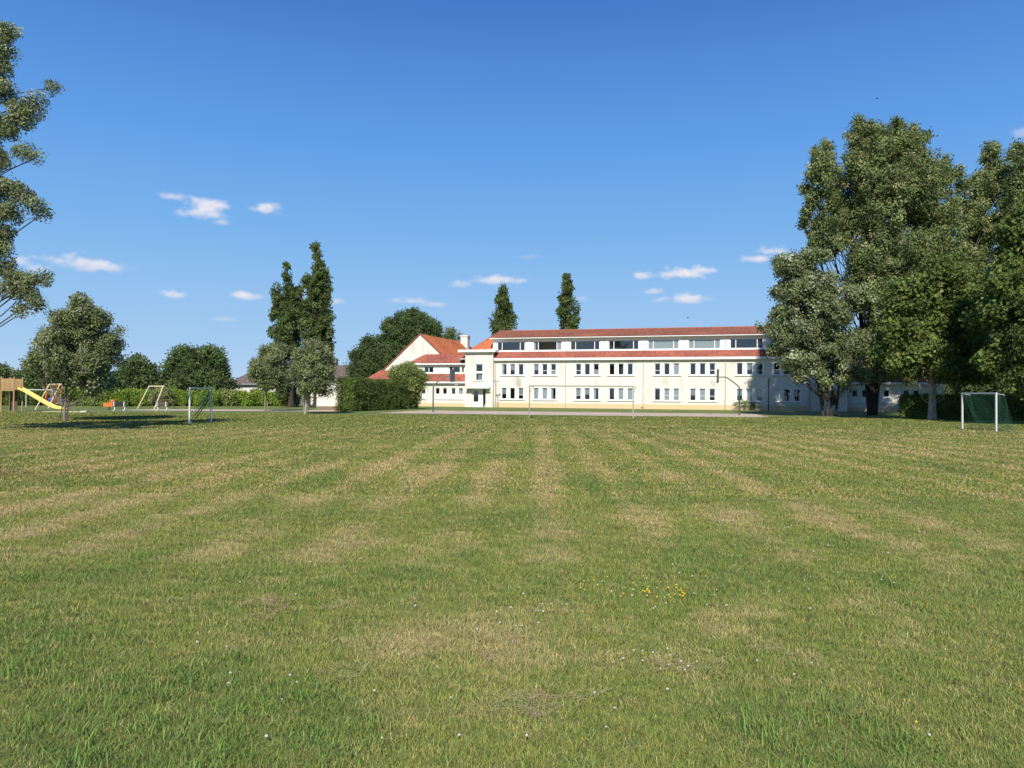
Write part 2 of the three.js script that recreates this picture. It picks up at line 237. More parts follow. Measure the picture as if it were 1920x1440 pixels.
  part(B, 'window_sill', box(-1.5, 40.28, 7.66, 7.76, dz + 0.002, dz + 0.1), M.white);
  for (let i = 0; i < 8; i++) { const x = -1.46 + i * 5.19; if (i) part(B, 'panel_joint', [box(x - 0.015, x + 0.015, 7.78, 9.38, dz + 0.002, dz + 0.02)], M.zinc); }
  for (const x of [3.72, 9.05, 19.4, 29.75]) part(B, 'drainpipe', bar(V(x, 7.7, dz + 0.12), V(x, 9.45, dz + 0.12), 0.04), M.white);
  part(B, 'attic_wall', poly([[-1.5, 7.6, dz - 0.14], [-1.5, 9.42, dz - 0.14], [-1.5, 9.42, -3.2], [-1.5, 7.6, -0.9]]), M.panel); part(B, 'attic_wall', poly([[40.28, 7.6, dz - 0.14], [40.28, 9.42, dz - 0.14], [40.28, 9.42, -3.2], [40.28, 7.6, -0.9]]), M.panel);
  part(B, 'soffit', box(-1.75, 40.5, 9.425, 9.46, -4.5, -0.16), M.soffit); part(B, 'gutter', box(-1.85, 40.6, 9.46, 9.56, -0.2, -0.06), M.white);
  part(B, 'roof', [pantiles(-1.85, 40.6, -0.12, 9.56, -1.85, 40.6, -4.6, 10.85)], M.tileOld);
  part(B, 'roof', [pantiles(-5.13, -1.5, -1.2, 8.05, -1.85, -1.5, -4.6, 10.83)], M.tileOrange); part(B, 'roof', [pantiles(40.28, 43.93, -1.2, 8.05, 40.28, 40.65, -4.6, 10.83)], M.tileRed);
  part(B, 'roof', [pantiles(-6.7, 45.5, -9.7, 6.72, -1.85, 40.65, -4.6, 10.83)], M.tileOld);
  for (const m of [-1, 1]) { const e = m < 0 ? -6.7 : 45.5, r = m < 0 ? -1.85 : 40.65; part(B, 'roof', poly([[m < 0 ? -5.15 : 43.95, 8.05, -1.2], [r, 10.84, -4.6], [e, 6.74, -9.7], [e, 6.74, -2.5], [m < 0 ? -5.15 : 43.95, 8.05, -2.5]]), M.tileRed); }
  part(B, 'ridge_tiles', [...Array(94)].map((_, i) => { const x = -1.85 + i * 0.452; const g = new THREE.CylinderGeometry(0.12, 0.13, 0.46, 8, 1, false, 0, Math.PI); g.rotateZ(Math.PI / 2); g.rotateX(-Math.PI / 2 + Math.PI / 2); g.translate(x + 0.22, 10.85 + (i % 2) * 0.008, -4.6); return g; }), M.tileRed, 'stuff');
  // stair towers and side wings, the far one mirrored
  for (const mir of [false, true]) {
    const S = (s) => mir ? END - s : s, bx = (a, b, ...r) => box(S(a), S(b), ...r), lo = (a, b) => [Math.min(S(a), S(b)), Math.max(S(a), S(b))];
    const tw = [[...lo(-3.6, -2.52), 3.66, 5.95], [...lo(-4.1, -2.1), 0.02, 2.5]];
    part(B, 'stair_tower', wallShape(...lo(-5.12, -1.06), 0, 7.58, tw, 0.36).translate(0, 0, 0.62), M.wall);
    part(B, 'stair_tower', [bx(-5.12, -4.8, 0, 7.58, -0.7, 0.258), bx(-1.38, -1.06, 0, 7.58, 0.005, 0.258)], M.wall); part(B, 'room_wall', bx(-4.8, -1.4, 0, 7.5, -1.3, -1.2), M.interior);
    part(B, 'tower_cornice', bx(-6.03, -0.55, 7.585, 7.93, -1.2, 1.15), M.white);
    const tx = lo(-3.6, -2.52); win(tx[0], tx[1], 3.66, 4.72, 0.62, { look: 0.9, name: 'stair_window' }); win(tx[0], tx[1], 4.86, 5.95, 0.62, { look: 0.9, name: 'stair_window' });
    part(B, 'window_bar', box(tx[0], tx[1], 4.723, 4.857, 0.42, 0.6), M.white); part(B, 'window_sill', box(tx[0] - 0.2, tx[1] + 0.2, 3.54, 3.657, 0.55, 0.72), M.concrete);
    part(B, 'door_canopy', bx(-4.75, -1.35, 2.55, 2.76, 0.625, 1.5), M.concrete); part(B, 'door_canopy_side', [bx(-4.75, -4.2, 2.1, 2.547, 0.625, 0.9), bx(-1.9, -1.35, 2.1, 2.547, 0.625, 0.9)], M.concrete);
    const dx = lo(-4.1, -3.0), dd = part(B, 'door', [box(dx[0], dx[1], 0.03, 0.75, 0.4, 0.45), box(dx[0], dx[0] + 0.2, 0.753, 2.25, 0.4, 0.45), box(dx[1] - 0.2, dx[1], 0.753, 2.25, 0.4, 0.45), box(dx[0], dx[1], 2.253, 2.49, 0.4, 0.45)], M.white); part(dd, 'pane', box(dx[0] + 0.2, dx[1] - 0.2, 0.75, 2.25, 0.42, 0.426), M.glass);
    const ex = lo(-2.6, -2.12); part(B, 'door', box(S(-2.98) - 0.04, S(-2.98) + 0.04, 0.03, 2.49, 0.0, 0.45), M.white);
    part(B, 'door', [box(S(-2.98) + (mir ? -0.45 : 0.05), S(-2.98) + (mir ? -0.05 : 0.45), 0.03, 2.49, 0.38, 0.42)], M.white);
    // wing
    const wh = [-12.8, -11.75, -9.6, -8.5, -7.2, -6.1].map((c) => [...lo(c - 0.36, c + 0.36), 1.08, 2.66]);
    part(B, 'wall', wallShape(...lo(-13.6, -5.125), 0.5, 3.3, wh, 0.3).translate(0, 0, -0.3), M.wall); part(B, 'plinth', bx(-13.6, -5.125, 0, 0.497, -0.6, -0.27), M.plinth);
    part(B, 'wall', bx(-13.6, -13.3, 0, 4.5, -2.4, -0.605), M.wall);
    for (const h of wh) { win(h[0], h[1], 1.72, 2.66, -0.3, { look: 0.8 }); part(B, 'window_panel', box(h[0], h[1], 1.08, 1.717, -0.46, -0.39), M.panel); }
    for (const [a, b] of [[-13.3, -11.25], [-10.1, -5.65]]) part(B, 'window_sill', bx(a, b, 0.98, 1.06, -0.36, -0.2), M.concrete);
    part(B, 'room_wall', bx(-13.2, -5.2, 0, 6, -2.4, -2.3), M.interior); part(B, 'floor_slab', bx(-13.25, -5.2, 3.3, 3.5, -2.3, -0.1), M.interior);
    part(B, 'gutter', bx(-13.9, -5.13, 3.3, 3.53, -0.12, 0.22), M.white);
    part(B, 'roof', pantiles(...lo(-13.9, -5.13), 0.2, 3.52, ...lo(-13.9, -5.13), -0.82, 4.64), M.tileRed);
    const dw = [[-11.9, -10.4], [-8.1, -5.75]].map(([a, b]) => [...lo(a, b), 4.78, 5.74]);
    part(B, 'attic_wall', wallShape(...lo(-13.7, -5.13), 4.5, 5.94, dw, 0.14).translate(0, 0, -0.8), M.panel); part(B, 'attic_wall', bx(-13.7, -13.56, 4.5, 5.94, -2.4, -0.945), M.panel);
    for (const [a, b, c, d] of dw) win(a, b, c, d, -0.75, { bars: b - a > 2 ? [a + 0.62, b - 0.62] : [(a + b) / 2], name: 'attic_window', look: 0.85 });
    part(B, 'gutter', bx(-14.2, -5.13, 5.93, 6.13, -0.5, -0.28), M.white); part(B, 'soffit', bx(-14.2, -5.13, 5.945, 6.0, -2.4, -0.51), M.soffit);
    part(B, 'roof', pantiles(...lo(-14.2, -5.13), -0.3, 6.13, ...(mir ? [END + 5.13, END + 12.4] : [-12.4, -5.13]), -2.4, 7.5), M.tileRed);
    // gabled block behind the wing
    const ax = S(-13.25), top = 10.5, hw = 8.1, ev = 3.35, zf = -2.5, zb = -22;
    part(B, 'gable_wall', (() => { const s = new THREE.Shape([new THREE.Vector2(ax - hw + 0.2, 0), new THREE.Vector2(ax + hw - 0.2, 0), new THREE.Vector2(ax + hw - 0.2, ev), new THREE.Vector2(ax, top - 0.1), new THREE.Vector2(ax - hw + 0.2, ev)]); const g = new THREE.ExtrudeGeometry(s, { depth: 0.3, bevelEnabled: false }); g.translate(0, 0, zf - 0.3); return g; })(), M.wall);
    for (const m of [-1, 1]) {
      const g = pantiles(0, zf - zb + 0.15, 0, ev - 0.1, 0, zf - zb + 0.15, -hw, top); // built facing +z, then turned to face sideways
      g.rotateY(m * Math.PI / 2); g.translate(ax + m * hw, 0, m > 0 ? zf + 0.15 : zb); part(B, 'roof', g, M.tileOrange);
      part(B, 'wall', box(ax + m * (hw - 0.5), ax + m * (hw - 0.2), 0, ev, zb, zf - 0.305), M.wall);
    }
    part(B, 'bargeboard', [-1, 1].map((m) => bar(V(ax, top + 0.02, zf + 0.1), V(ax + m * hw, ev - 0.1, zf + 0.1), 0.09, 0.09, 4)), M.tileRed);
    const ch = part(B, 'chimney', [bx(-12.9, -11.7, 8.6, 11.3, -19.5, -18.3), bx(-13.0, -11.6, 11.3, 11.5, -19.6, -18.2)], M.wall); part(ch, 'chimney_pot', [bar(V(S(-12.6), 11.5, -18.9), V(S(-12.6), 11.8, -18.9), 0.14), bar(V(S(-12.05), 11.5, -18.9), V(S(-12.05), 11.75, -18.9), 0.12)], M.zinc);
    // lean-to beyond the wing
    part(B, 'wall', bx(-21.4, -13.61, 0, 3.3, -2.49, -0.5), M.wall); part(B, 'roof', pantiles(...lo(-21.8, -13.9), -0.2, 3.35, ...(mir ? [END + 13.9, END + 19.6] : [-19.6, -13.9]), -2.48, 5.2), M.tileRed);
    part(B, 'gutter', bx(-21.8, -13.95, 3.2, 3.34, -0.22, -0.08), M.white);
  }
}

// ------------------------------------------------------------------ trees, shrubs, hedges
const leafMat = new THREE.MeshPhysicalMaterial({ color: 0xffffff, vertexColors: true, roughness: 1, transmission: 0.32, thickness: 0, specularIntensity: 0.3 });
const barkMat = (r, g, b, s) => new THREE.MeshStandardMaterial({ map: dataTex(64, 128, (u, v) => { const k = 0.55 + 0.9 * fbm(u * 9 + s, v * 5, 4); return [r * k, g * k, b * k]; }), roughness: 1 });
const BARK = { grey: barkMat(0.20, 0.17, 0.13, 1), dark: barkMat(0.05, 0.042, 0.034, 2), pale: barkMat(0.34, 0.30, 0.23, 3) };
function spray(n, len, wid, spread, seed, up = 0.35) {      // a twig's worth of leaves, each a folded lozenge
  const r = rng(seed), pos = [], idx = [], cl = [];
  for (let i = 0; i < n; i++) {
    const a = r() * 6.283, o = V((r() - 0.5) * spread * 1.4, (r() - 0.5) * spread, (r() - 0.5) * spread * 1.4);
    const dir = V(Math.cos(a), (r() - 0.5) * 0.9 + up * 0.35, Math.sin(a)).normalize(), side = dir.clone().cross(V((r() - 0.5) * 1.3, 1, (r() - 0.5) * 1.3)).normalize(), nn = side.clone().cross(dir), l = len * (0.7 + 0.6 * r()), w = wid * (0.7 + 0.6 * r());
    const b = pos.length / 3, mid = o.clone().addScaledVector(dir, l * 0.45);
    for (const p of [o, mid.clone().addScaledVector(side, w).addScaledVector(nn, w * 0.35), o.clone().addScaledVector(dir, l), mid.clone().addScaledVector(side, -w).addScaledVector(nn, w * 0.35)]) pos.push(p.x, p.y, p.z);
    idx.push(b, b + 1, b + 2, b, b + 2, b + 3); const k = 0.62 + 0.76 * r(), y = 0.9 + 0.2 * r(); for (let j = 0; j < 4; j++) cl.push(k * y, k, k * (2 - y));
  }
  const g = new THREE.BufferGeometry(); g.setAttribute('position', new THREE.Float32BufferAttribute(pos, 3)); g.setAttribute('color', new THREE.Float32BufferAttribute(cl, 3)); g.setIndex(idx); const h = g.toNonIndexed(); h.computeVertexNormals(); return h;
}
const SPRAY = { fine: spray(18, 0.12, 0.036, 0.32, 3), near: spray(26, 0.085, 0.024, 0.26, 4), mid: spray(14, 0.22, 0.07, 0.46, 5, 0.6), far: spray(16, 0.24, 0.085, 0.72, 6), upright: spray(14, 0.26, 0.07, 0.46, 8, 1.6), broad: spray(13, 0.2, 0.09, 0.46, 9) };
const Q = new THREE.Quaternion(), Q2 = new THREE.Quaternion(), MM = new THREE.Matrix4(), CC = new THREE.Color();
function leaves(parent, name, geo, list) {          // list of [position, scale, colour]
  const m = new THREE.InstancedMesh(geo, leafMat, list.length), r = rng(list.length + 3);
  list.forEach(([p, s, c, out], i) => { const j = V(out.x + (r() - 0.5) * 0.9, out.y + (r() - 0.5) * 0.9, out.z + (r() - 0.5) * 0.9).normalize(); Q.setFromUnitVectors(V(0, 1, 0), j).multiply(Q2.setFromAxisAngle(V(0, 1, 0), r() * 6.283)); MM.compose(p, Q, V(s, s, s)); m.setMatrixAt(i, MM); m.setColorAt(i, CC.setRGB(...c)); });
  m.name = name; m.userData.kind = 'stuff'; m.castShadow = m.receiveShadow = true; parent.add(m); return m;
}
const PAL = {
  silver: [[0.236, 0.271, 0.123], [0.166, 0.208, 0.080], [0.385, 0.405, 0.275], 0.13], silverDark: [[0.190, 0.235, 0.080], [0.123, 0.170, 0.055], [0.300, 0.335, 0.180], 0.10], willow: [[0.216, 0.258, 0.090], [0.138, 0.181, 0.061], [0.345, 0.335, 0.160], 0.12],
  green: [[0.128, 0.180, 0.042], [0.084, 0.130, 0.030], [0.200, 0.245, 0.070], 0.10], dark: [[0.113, 0.173, 0.053], [0.074, 0.117, 0.037], [0.176, 0.225, 0.075], 0.1], poplar: [[0.147, 0.203, 0.055], [0.100, 0.145, 0.040], [0.224, 0.263, 0.107], 0.1], bright: [[0.259, 0.374, 0.052], [0.182, 0.287, 0.041], [0.380, 0.470, 0.087], 0.14], hedge: [[0.135, 0.198, 0.042], [0.090, 0.147, 0.032], [0.263, 0.282, 0.064], 0.13], olive: [[0.244, 0.295, 0.087], [0.173, 0.223, 0.065], [0.362, 0.398, 0.145], 0.12],
};
const pick = (r, P) => { const u = r(), k = 0.68 + 0.64 * r(); const c = u < P[3] ? P[2] : mix3(P[0], P[1], r()); return [c[0] * k, c[1] * k, c[2] * k]; };
let treeSeed = 100;
// lobes: [px, py, radius px] of the leaf masses as seen, at the tree's own distance; each becomes two or three masses spread front to back through the crown
function tree(o) {
  const seed = treeSeed += 13, r = rng(seed), base = o.base, D = -base.z, k = D / F;
  const t = thing(o.name, o.label, o.category ?? 'tree', base, 0, o.group);
  const xs = o.lobes.map((l) => (l[0] - 960) * k - base.x), half = Math.max(...xs.map(Math.abs)) * (o.depth ?? 0.8), list = [], masses = [];
  for (const [px, py, rp, dens = 1] of o.lobes) {
    const R = rp * k, x0 = (px - 960) * k - base.x, zr = Math.sqrt(Math.max(half * half - x0 * x0, 0)) * 0.75, copies = o.copies ?? (zr > R * 0.8 ? 3 : zr > R * 0.3 ? 2 : 1);
    for (let c = 0; c < copies; c++) {
      const dz = copies === 1 ? (r() - 0.5) * R : ((c + 0.5) / copies * 2 - 1) * zr + (r() - 0.5) * R * 0.7, p = at(px, py, D - dz).sub(base), rr = R * (c === 0 ? 1 : 0.85 + 0.15 * r());
      masses.push([p, rr]);
      const n = 4 * Math.PI * rr * rr * (o.density ?? 7) * dens * 0.85 + 3, rs = clamp(rr * 0.38, 0.2, 0.8), ns = Math.max(3, Math.round(2.1 * (rr / rs) ** 2));
      for (let q = 0; q < ns; q++) {
        const y = r() * 2 - 1, a = r() * 6.283, w = Math.sqrt(1 - y * y), stray = r() < 0.14, u = rr * (stray ? 1.05 + 0.22 * r() : 0.42 + 0.58 * Math.sqrt(r())), sc = V(p.x + Math.cos(a) * w * u, p.y + y * u * (o.tall ?? 0.9), p.z + Math.sin(a) * w * u), tint = 0.8 + 0.4 * r(), sr = rs * (stray ? 0.45 : 0.5 + 0.55 * r());
        for (let i = 0; i < n / ns * (stray ? 0.4 : 1.1); i++) {
          const g = () => (r() + r() + r() - 1.5) * 1.25, c3 = pick(r, o.pal), off = V(g(), g(), g()), pp = V(sc.x + off.x * sr, sc.y + off.y * sr * (o.stretch ?? 0.75), sc.z + off.z * sr); if (pp.y < 0.15) continue;
          list.push([pp, (o.scale ?? 1) * (0.6 + 0.8 * r()), c3.map((v) => v * tint), off.normalize().addScaledVector(V(Math.cos(a) * w, y, Math.sin(a) * w), 0.5).add(V(0, 0.25, 0)).normalize()]);
        }
      }
    }
  }
  if (o.trunk) {
    const H = Math.max(...masses.map(([p]) => p.y)), tr = o.trunk.r, stems = o.trunk.stems ?? [[0, 0, 0.12]], tips = [];
    stems.forEach(([sx, lean, bend]) => {
      const h = H * (o.trunk.top ?? 0.85), top = V(sx + lean * h, h, (r() - 0.5) * 0.5), midp = V(sx + lean * h * 0.45 + bend * (r() - 0.2), h * 0.45, (r() - 0.5) * 0.4);
      const pts = [V(sx, -0.05, 0), V(sx + lean * h * 0.12, h * 0.12, 0), midp, top];
      part(t, 'trunk', tube(pts, [tr * 1.35, tr, tr * 0.7, tr * 0.12], 9, 5), o.bark ?? BARK.grey);
      tips.push(new THREE.CatmullRomCurve3(pts));
    });
    const limbs = [];
    masses.forEach(([p, R], i) => {
      if (R < 0.12 || (i % (o.trunk.every ?? 2))) return;
      const cv = tips[i % tips.length], f = clamp((p.y - Math.hypot(p.x, p.z) * (o.trunk.rise ?? 0.75)) / (H * (o.trunk.top ?? 0.85)), o.trunk.low ?? 0.34, 0.92), a = cv.getPoint(f), len = a.distanceTo(p);
      const m = a.clone().lerp(p, 0.5); m.y -= len * 0.06; m.x += (r() - 0.5) * len * 0.12; m.z += (r() - 0.5) * len * 0.12;
      const r0 = Math.min(tr * 0.42, 0.010 * len + 0.01) * (1.1 - f * 0.5); const jt = (f) => { const q = a.clone().lerp(p, f); q.y -= Math.sin(f * Math.PI) * len * 0.07; q.x += (r() - 0.5) * len * 0.13; q.y += (r() - 0.5) * len * 0.12; q.z += (r() - 0.5) * len * 0.13; return q; }; limbs.push(tube([a, jt(0.25), jt(0.5), jt(0.75), p], [r0, r0 * 0.8, r0 * 0.55, r0 * 0.35, r0 * 0.15], 5, 3));
      for (let j = 0; j < 2; j++) { const e = V(p.x + (r() - 0.5) * R * 1.7, p.y + (r() - 0.2) * R * 1.1, p.z + (r() - 0.5) * R * 1.7); limbs.push(tube([m.clone().lerp(p, 0.4), p.clone().lerp(e, 0.35), e], [r0 * 0.4, r0 * 0.26, r0 * 0.1], 4, 2)); }
    });
    if (limbs.length) part(t, 'limbs', limbs, o.bark ?? BARK.grey, 'stuff');
  }
  leaves(t, 'crown', o.spray ?? SPRAY.mid, list);
  nLeaves += list.length; return t;
}
let nLeaves = 0;
{
  // the tall trees beside the building
  tree({ name: 'willow_tree', label: 'tallest grey-green willow, its spiky crown rising above all others beside the building', base: G(1635, 778.8), pal: PAL.willow, spray: SPRAY.mid, density: 6.5, tall: 1.2, stretch: 1.3, bark: BARK.dark, trunk: { r: 0.26, stems: [[0, 0.0, 0.3], [-0.12, -0.10, 0], [0.16, 0.11, 0]], top: 0.8, every: 2, rise: 1.1 }, group: 'trees beside the white building',
    lobes: [[1611, 224, 5], [1592, 252, 5], [1634, 236, 6], [1682, 232, 6], [1712, 242, 5], [1735, 258, 8], [1530, 284, 6], [1550, 272, 6], [1776, 298, 7], [1510, 352, 6], [1506, 420, 6], [1798, 318, 7], [1613, 240, 11], [1613, 268, 18], [1640, 262, 22], [1612, 300, 26], [1682, 258, 22], [1712, 262, 14], [1708, 288, 28], [1665, 310, 38], [1620, 340, 34], [1545, 296, 20], [1528, 322, 18], [1560, 345, 26], [1525, 372, 15], [1565, 400, 32], [1515, 400, 9], [1612, 410, 34], [1660, 390, 42], [1715, 345, 40], [1755, 325, 28], [1745, 395, 40], [1790, 345, 22], [1532, 432, 15], [1570, 452, 22], [1530, 462, 12], [1640, 470, 42], [1700, 460, 42], [1760, 450, 36], [1800, 400, 26], [1625, 530, 36], [1680, 540, 42], [1740, 530, 40], [1660, 600, 36], [1720, 600, 36], [1640, 650, 28], [1690, 650, 26], [1660, 690, 20], [1700, 696, 18], [1634, 700, 16]] });
  tree({ name: 'silver_poplar', label: 'broad silvery tree with several dark stems, its crown overlapping the end of the white facade', base: G(1556, 780.5), pal: PAL.silver, spray: SPRAY.mid, density: 7.5, bark: BARK.dark, trunk: { r: 0.11, stems: [[-0.2, -0.07, 0.1], [0.1, 0.05, 0], [0.5, 0.12, 0], [-0.6, -0.16, 0]], top: 0.72, every: 2 }, group: 'trees beside the white building',
    lobes: [[1478, 500, 24], [1505, 520, 32], [1468, 545, 18], [1540, 540, 34], [1500, 570, 32], [1466, 590, 18], [1560, 590, 34], [1515, 615, 34], [1470, 622, 24], [1443, 612, 9], [1428, 614, 5], [1560, 645, 34], [1500, 660, 28], [1605, 640, 28], [1590, 685, 20], [1535, 690, 16], [1478, 682, 12], [1500, 706, 9], [1610, 560, 28], [1455, 655, 12], [1520, 480, 16], [1618, 700, 14], [1545, 480, 10], [1500, 690, 16], [1548, 716, 11], [1582, 714, 12]] });
  tree({ name: 'maple_tree', label: 'round green tree with a pale trunk rising out of the dark hedge', base: G(1748, 788), pal: PAL.green, spray: SPRAY.broad, density: 7, bark: BARK.pale, trunk: { r: 0.27, top: 0.75, every: 2 }, group: 'trees beside the white building',
    lobes: [[1705, 560, 38], [1748, 540, 42], [1690, 615, 38], [1740, 610, 44], [1792, 585, 42], [1700, 675, 32], [1750, 670, 38], [1800, 650, 42], [1820, 540, 36], [1795, 695, 28], [1662, 650, 26], [1668, 600, 26], [1845, 690, 28], [1770, 500, 28]] });
  tree({ name: 'grey_poplar', label: 'slim grey-green tree with a pointed top behind the round green tree', base: V(45.5, 0, -78), pal: PAL.willow, spray: SPRAY.mid, density: 6, tall: 1.25, bark: BARK.pale, trunk: { r: 0.3, top: 0.9, every: 2 }, group: 'trees beside the white building',
    lobes: [[1858, 288, 15], [1862, 318, 22], [1840, 350, 22], [1866, 360, 28], [1815, 400, 28], [1850, 410, 38], [1830, 460, 38], [1880, 450, 36], [1800, 480, 34], [1850, 520, 40], [1810, 560, 40], [1860, 590, 40]] });
  tree({ name: 'grey_poplar', label: 'grey-green tree cut by the picture edge, its top level with the pointed tree', base: V(50.8, 0, -76), pal: PAL.silverDark, spray: SPRAY.mid, density: 6, tall: 1.2, bark: BARK.grey, trunk: { r: 0.3, top: 0.9, every: 2 }, group: 'trees beside the white building',
    lobes: [[1906, 286, 14], [1915, 321, 26], [1898, 366, 26], [1935, 356, 34], [1905, 416, 34], [1950, 416, 44], [1915, 476, 40], [1965, 486, 50], [1930, 556, 50], [1990, 576, 55], [1950, 646, 50]] });
  tree({ name: 'maple_tree', label: 'dark green tree hanging over the goal at the edge of the lawn', base: V(36.4, 0, -50.5), pal: PAL.green, spray: SPRAY.broad, density: 7, bark: BARK.dark, trunk: { r: 0.3, top: 0.75, every: 2 }, group: 'trees beside the white building',
    lobes: [[1885, 520, 42], [1925, 480, 42], [1860, 590, 36], [1910, 580, 48], [1885, 660, 42], [1940, 640, 50], [1860, 680, 26], [1925, 705, 38], [1905, 430, 30], [1985, 560, 60], [1985, 450, 52], [1960, 390, 40], [2050, 520, 60], [2040, 640, 60], [1985, 700, 45]] });
  tree({ name: 'yew_tree', label: 'dark low tree filling the gap behind the hedge and the goal', base: V(46.5, 0, -72), pal: PAL.dark, spray: SPRAY.mid, density: 6.5, bark: BARK.dark, trunk: { r: 0.25, top: 0.7 }, group: 'trees beside the white building',
    lobes: [[1800, 690, 36], [1850, 690, 40], [1900, 690, 42], [1830, 735, 34], [1880, 735, 36], [1925, 730, 40], [1960, 680, 45], [1800, 735, 22], [1780, 640, 28], [1870, 640, 40], [1985, 740, 40]] });
  // the near tree at the other side of the lawn, its trunk out of view
  tree({ name: 'silver_poplar', label: 'near silvery tree at the picture edge with long branches hanging over the lawn', base: V(-24.4, 0, -30), pal: PAL.silver, spray: SPRAY.near, density: 20, copies: 2, depth: 0.35, tall: 0.8, bark: BARK.dark, trunk: { r: 0.3, top: 0.97, every: 3, rise: -0.12, low: 0.2 },
    lobes: [[18, 66, 16], [8, 92, 16], [-10, 130, 24], [8, 172, 18], [30, 205, 18], [58, 195, 9, 0.8], [96, 165, 8, 0.9], [76, 188, 6, 0.7], [48, 222, 15], [12, 236, 22], [62, 210, 9], [46, 286, 14, 0.8], [68, 296, 6, 0.5], [6, 306, 9], [-20, 290, 24], [14, 358, 20], [40, 368, 17], [64, 384, 11], [82, 400, 7], [18, 400, 20], [2, 436, 18], [12, 470, 14], [8, 506, 16], [34, 522, 16], [58, 530, 12], [82, 522, 6], [44, 548, 15], [66, 560, 10], [70, 574, 6], [40, 580, 4, 0.8], [18, 536, 14],
      [-40, 80, 30], [-50, 160, 40], [-70, 250, 50], [-60, 350, 50], [-60, 450, 50], [-50, 530, 36], [-150, 300, 60], [-160, 400, 60], [-150, 480, 55], [-230, 360, 50], [-240, 450, 50]] });
  // young trees on the lawn
  tree({ name: 'young_poplar', label: 'silvery young tree with a dense rounded crown beside the swings', base: G(121, 789), pal: PAL.silver, spray: SPRAY.fine, density: 26, bark: BARK.grey, trunk: { r: 0.07, top: 0.85, every: 1 },
    lobes: [[152, 566, 11], [150, 590, 24], [120, 602, 18], [184, 598, 18], [98, 636, 22], [150, 635, 34], [200, 645, 22], [72, 672, 15], [118, 676, 26], [168, 682, 32], [212, 672, 14], [56, 684, 8], [224, 650, 8], [152, 706, 18], [100, 698, 13], [188, 708, 15], [222, 620, 6], [175, 730, 9], [205, 722, 8]], group: 'young trees on the lawn' });
  tree({ name: 'young_poplar', label: 'smaller silvery young tree on a slim dark stem before the house', base: G(497, 771), pal: PAL.silver, spray: SPRAY.fine, density: 15, scale: 1.25, bark: BARK.grey, trunk: { r: 0.09, top: 0.8, every: 1 },
    lobes: [[507, 678, 22], [520, 660, 15], [490, 690, 17], [478, 704, 9], [516, 704, 19], [532, 690, 11], [503, 715, 14], [498, 662, 9], [528, 716, 9]], group: 'young trees on the lawn' });
  tree({ name: 'young_poplar', label: 'silvery young tree on a leaning stem in front of the two tall poplars', base: G(572, 776), pal: PAL.silver, spray: SPRAY.fine, density: 15, scale: 1.2, bark: BARK.pale, trunk: { r: 0.09, stems: [[0, 0.09, 0]], top: 0.8, every: 1 },
    lobes: [[582, 690, 26], [600, 668, 19], [565, 668, 14], [603, 700, 18], [617, 688, 10], [577, 718, 18], [560, 700, 13], [592, 648, 10], [612, 732, 8], [595, 725, 13], [620, 712, 7]], group: 'young trees on the lawn' });
  // tall poplars
  const pop = (label, base, lobes, group, sc = 1) => tree({ name: 'lombardy_poplar', label, base, pal: PAL.poplar, spray: SPRAY.upright, density: 6, tall: 1.4, stretch: 1.7, scale: sc, depth: 0.9, bark: BARK.dark, trunk: { r: 0.35, top: 0.95, every: 1, rise: 2.2 }, lobes, group });
  pop('tall poplar with a thin bare spire, shorter of the pair beside the hedge', V(-27.3, 0, -95), [[537, 500, 4], [537, 518, 6], [540, 540, 9], [548, 560, 11], [518, 545, 8], [524, 565, 12], [545, 585, 14], [520, 592, 13], [536, 612, 15], [515, 622, 10], [532, 636, 15], [515, 650, 10], [540, 655, 13], [522, 672, 11], [533, 715, 10], [530, 738, 11]], 'tall poplars beside the hedge');
  pop('tallest poplar of the pair beside the hedge, leafy to its tip', V(-23.6, 0, -93), [[592, 465, 6], [594, 482, 6], [598, 500, 10], [602, 522, 14], [606, 548, 16], [590, 535, 13], [577, 530, 9], [608, 580, 18], [588, 572, 16], [612, 612, 16], [592, 612, 18], [608, 645, 17], [575, 610, 13], [570, 575, 9], [612, 670, 13], [586, 652, 17], [598, 690, 14], [575, 690, 12], [572, 735, 10]], 'tall poplars beside the hedge');
  pop('slim poplar squeezed between the two tallest poplars', V(-25.8, 0, -97), [[561, 545, 7], [562, 572, 10], [562, 600, 11], [560, 632, 12], [558, 665, 11], [556, 700, 9], [555, 735, 10]], 'tall poplars beside the hedge');
  pop('poplar behind the roof with a dead branch, nearer the chimney', V(-1.4, 0, -128), [[943, 544, 6], [942, 560, 10], [944, 580, 14], [936, 592, 10], [952, 598, 13], [944, 615, 19], [930, 620, 8], [944, 640, 20], [944, 670, 20], [944, 700, 16]], 'poplars behind the roof', 1.2);
  pop('full poplar behind the middle of the long roof', V(9.3, 0, -128), [[1062, 522, 6], [1065, 538, 9], [1062, 558, 13], [1070, 580, 15], [1058, 592, 14], [1072, 604, 14], [1062, 615, 18], [1065, 640, 20], [1065, 670, 20], [1065, 700, 16]], 'poplars behind the roof', 1.2);
  // broad trees in the background
  const bg = (label, base, pal, lobes, density = 5, sc = 1) => tree({ name: 'broad_tree', label, base, pal, spray: SPRAY.far, density, scale: sc, bark: BARK.dark, trunk: { r: 0.35, top: 0.7, every: 2 }, lobes, group: 'broad trees in the background' });
  bg('large dark tree behind the white gable', V(-17.6, 0, -140), PAL.dark, [[758, 602, 18], [735, 615, 16], [790, 603, 18], [812, 617, 13], [760, 635, 32], [720, 645, 17], [795, 640, 24], [735, 668, 24], [820, 640, 10], [705, 680, 15], [700, 700, 18], [740, 700, 30], [775, 590, 10]], 4.5);
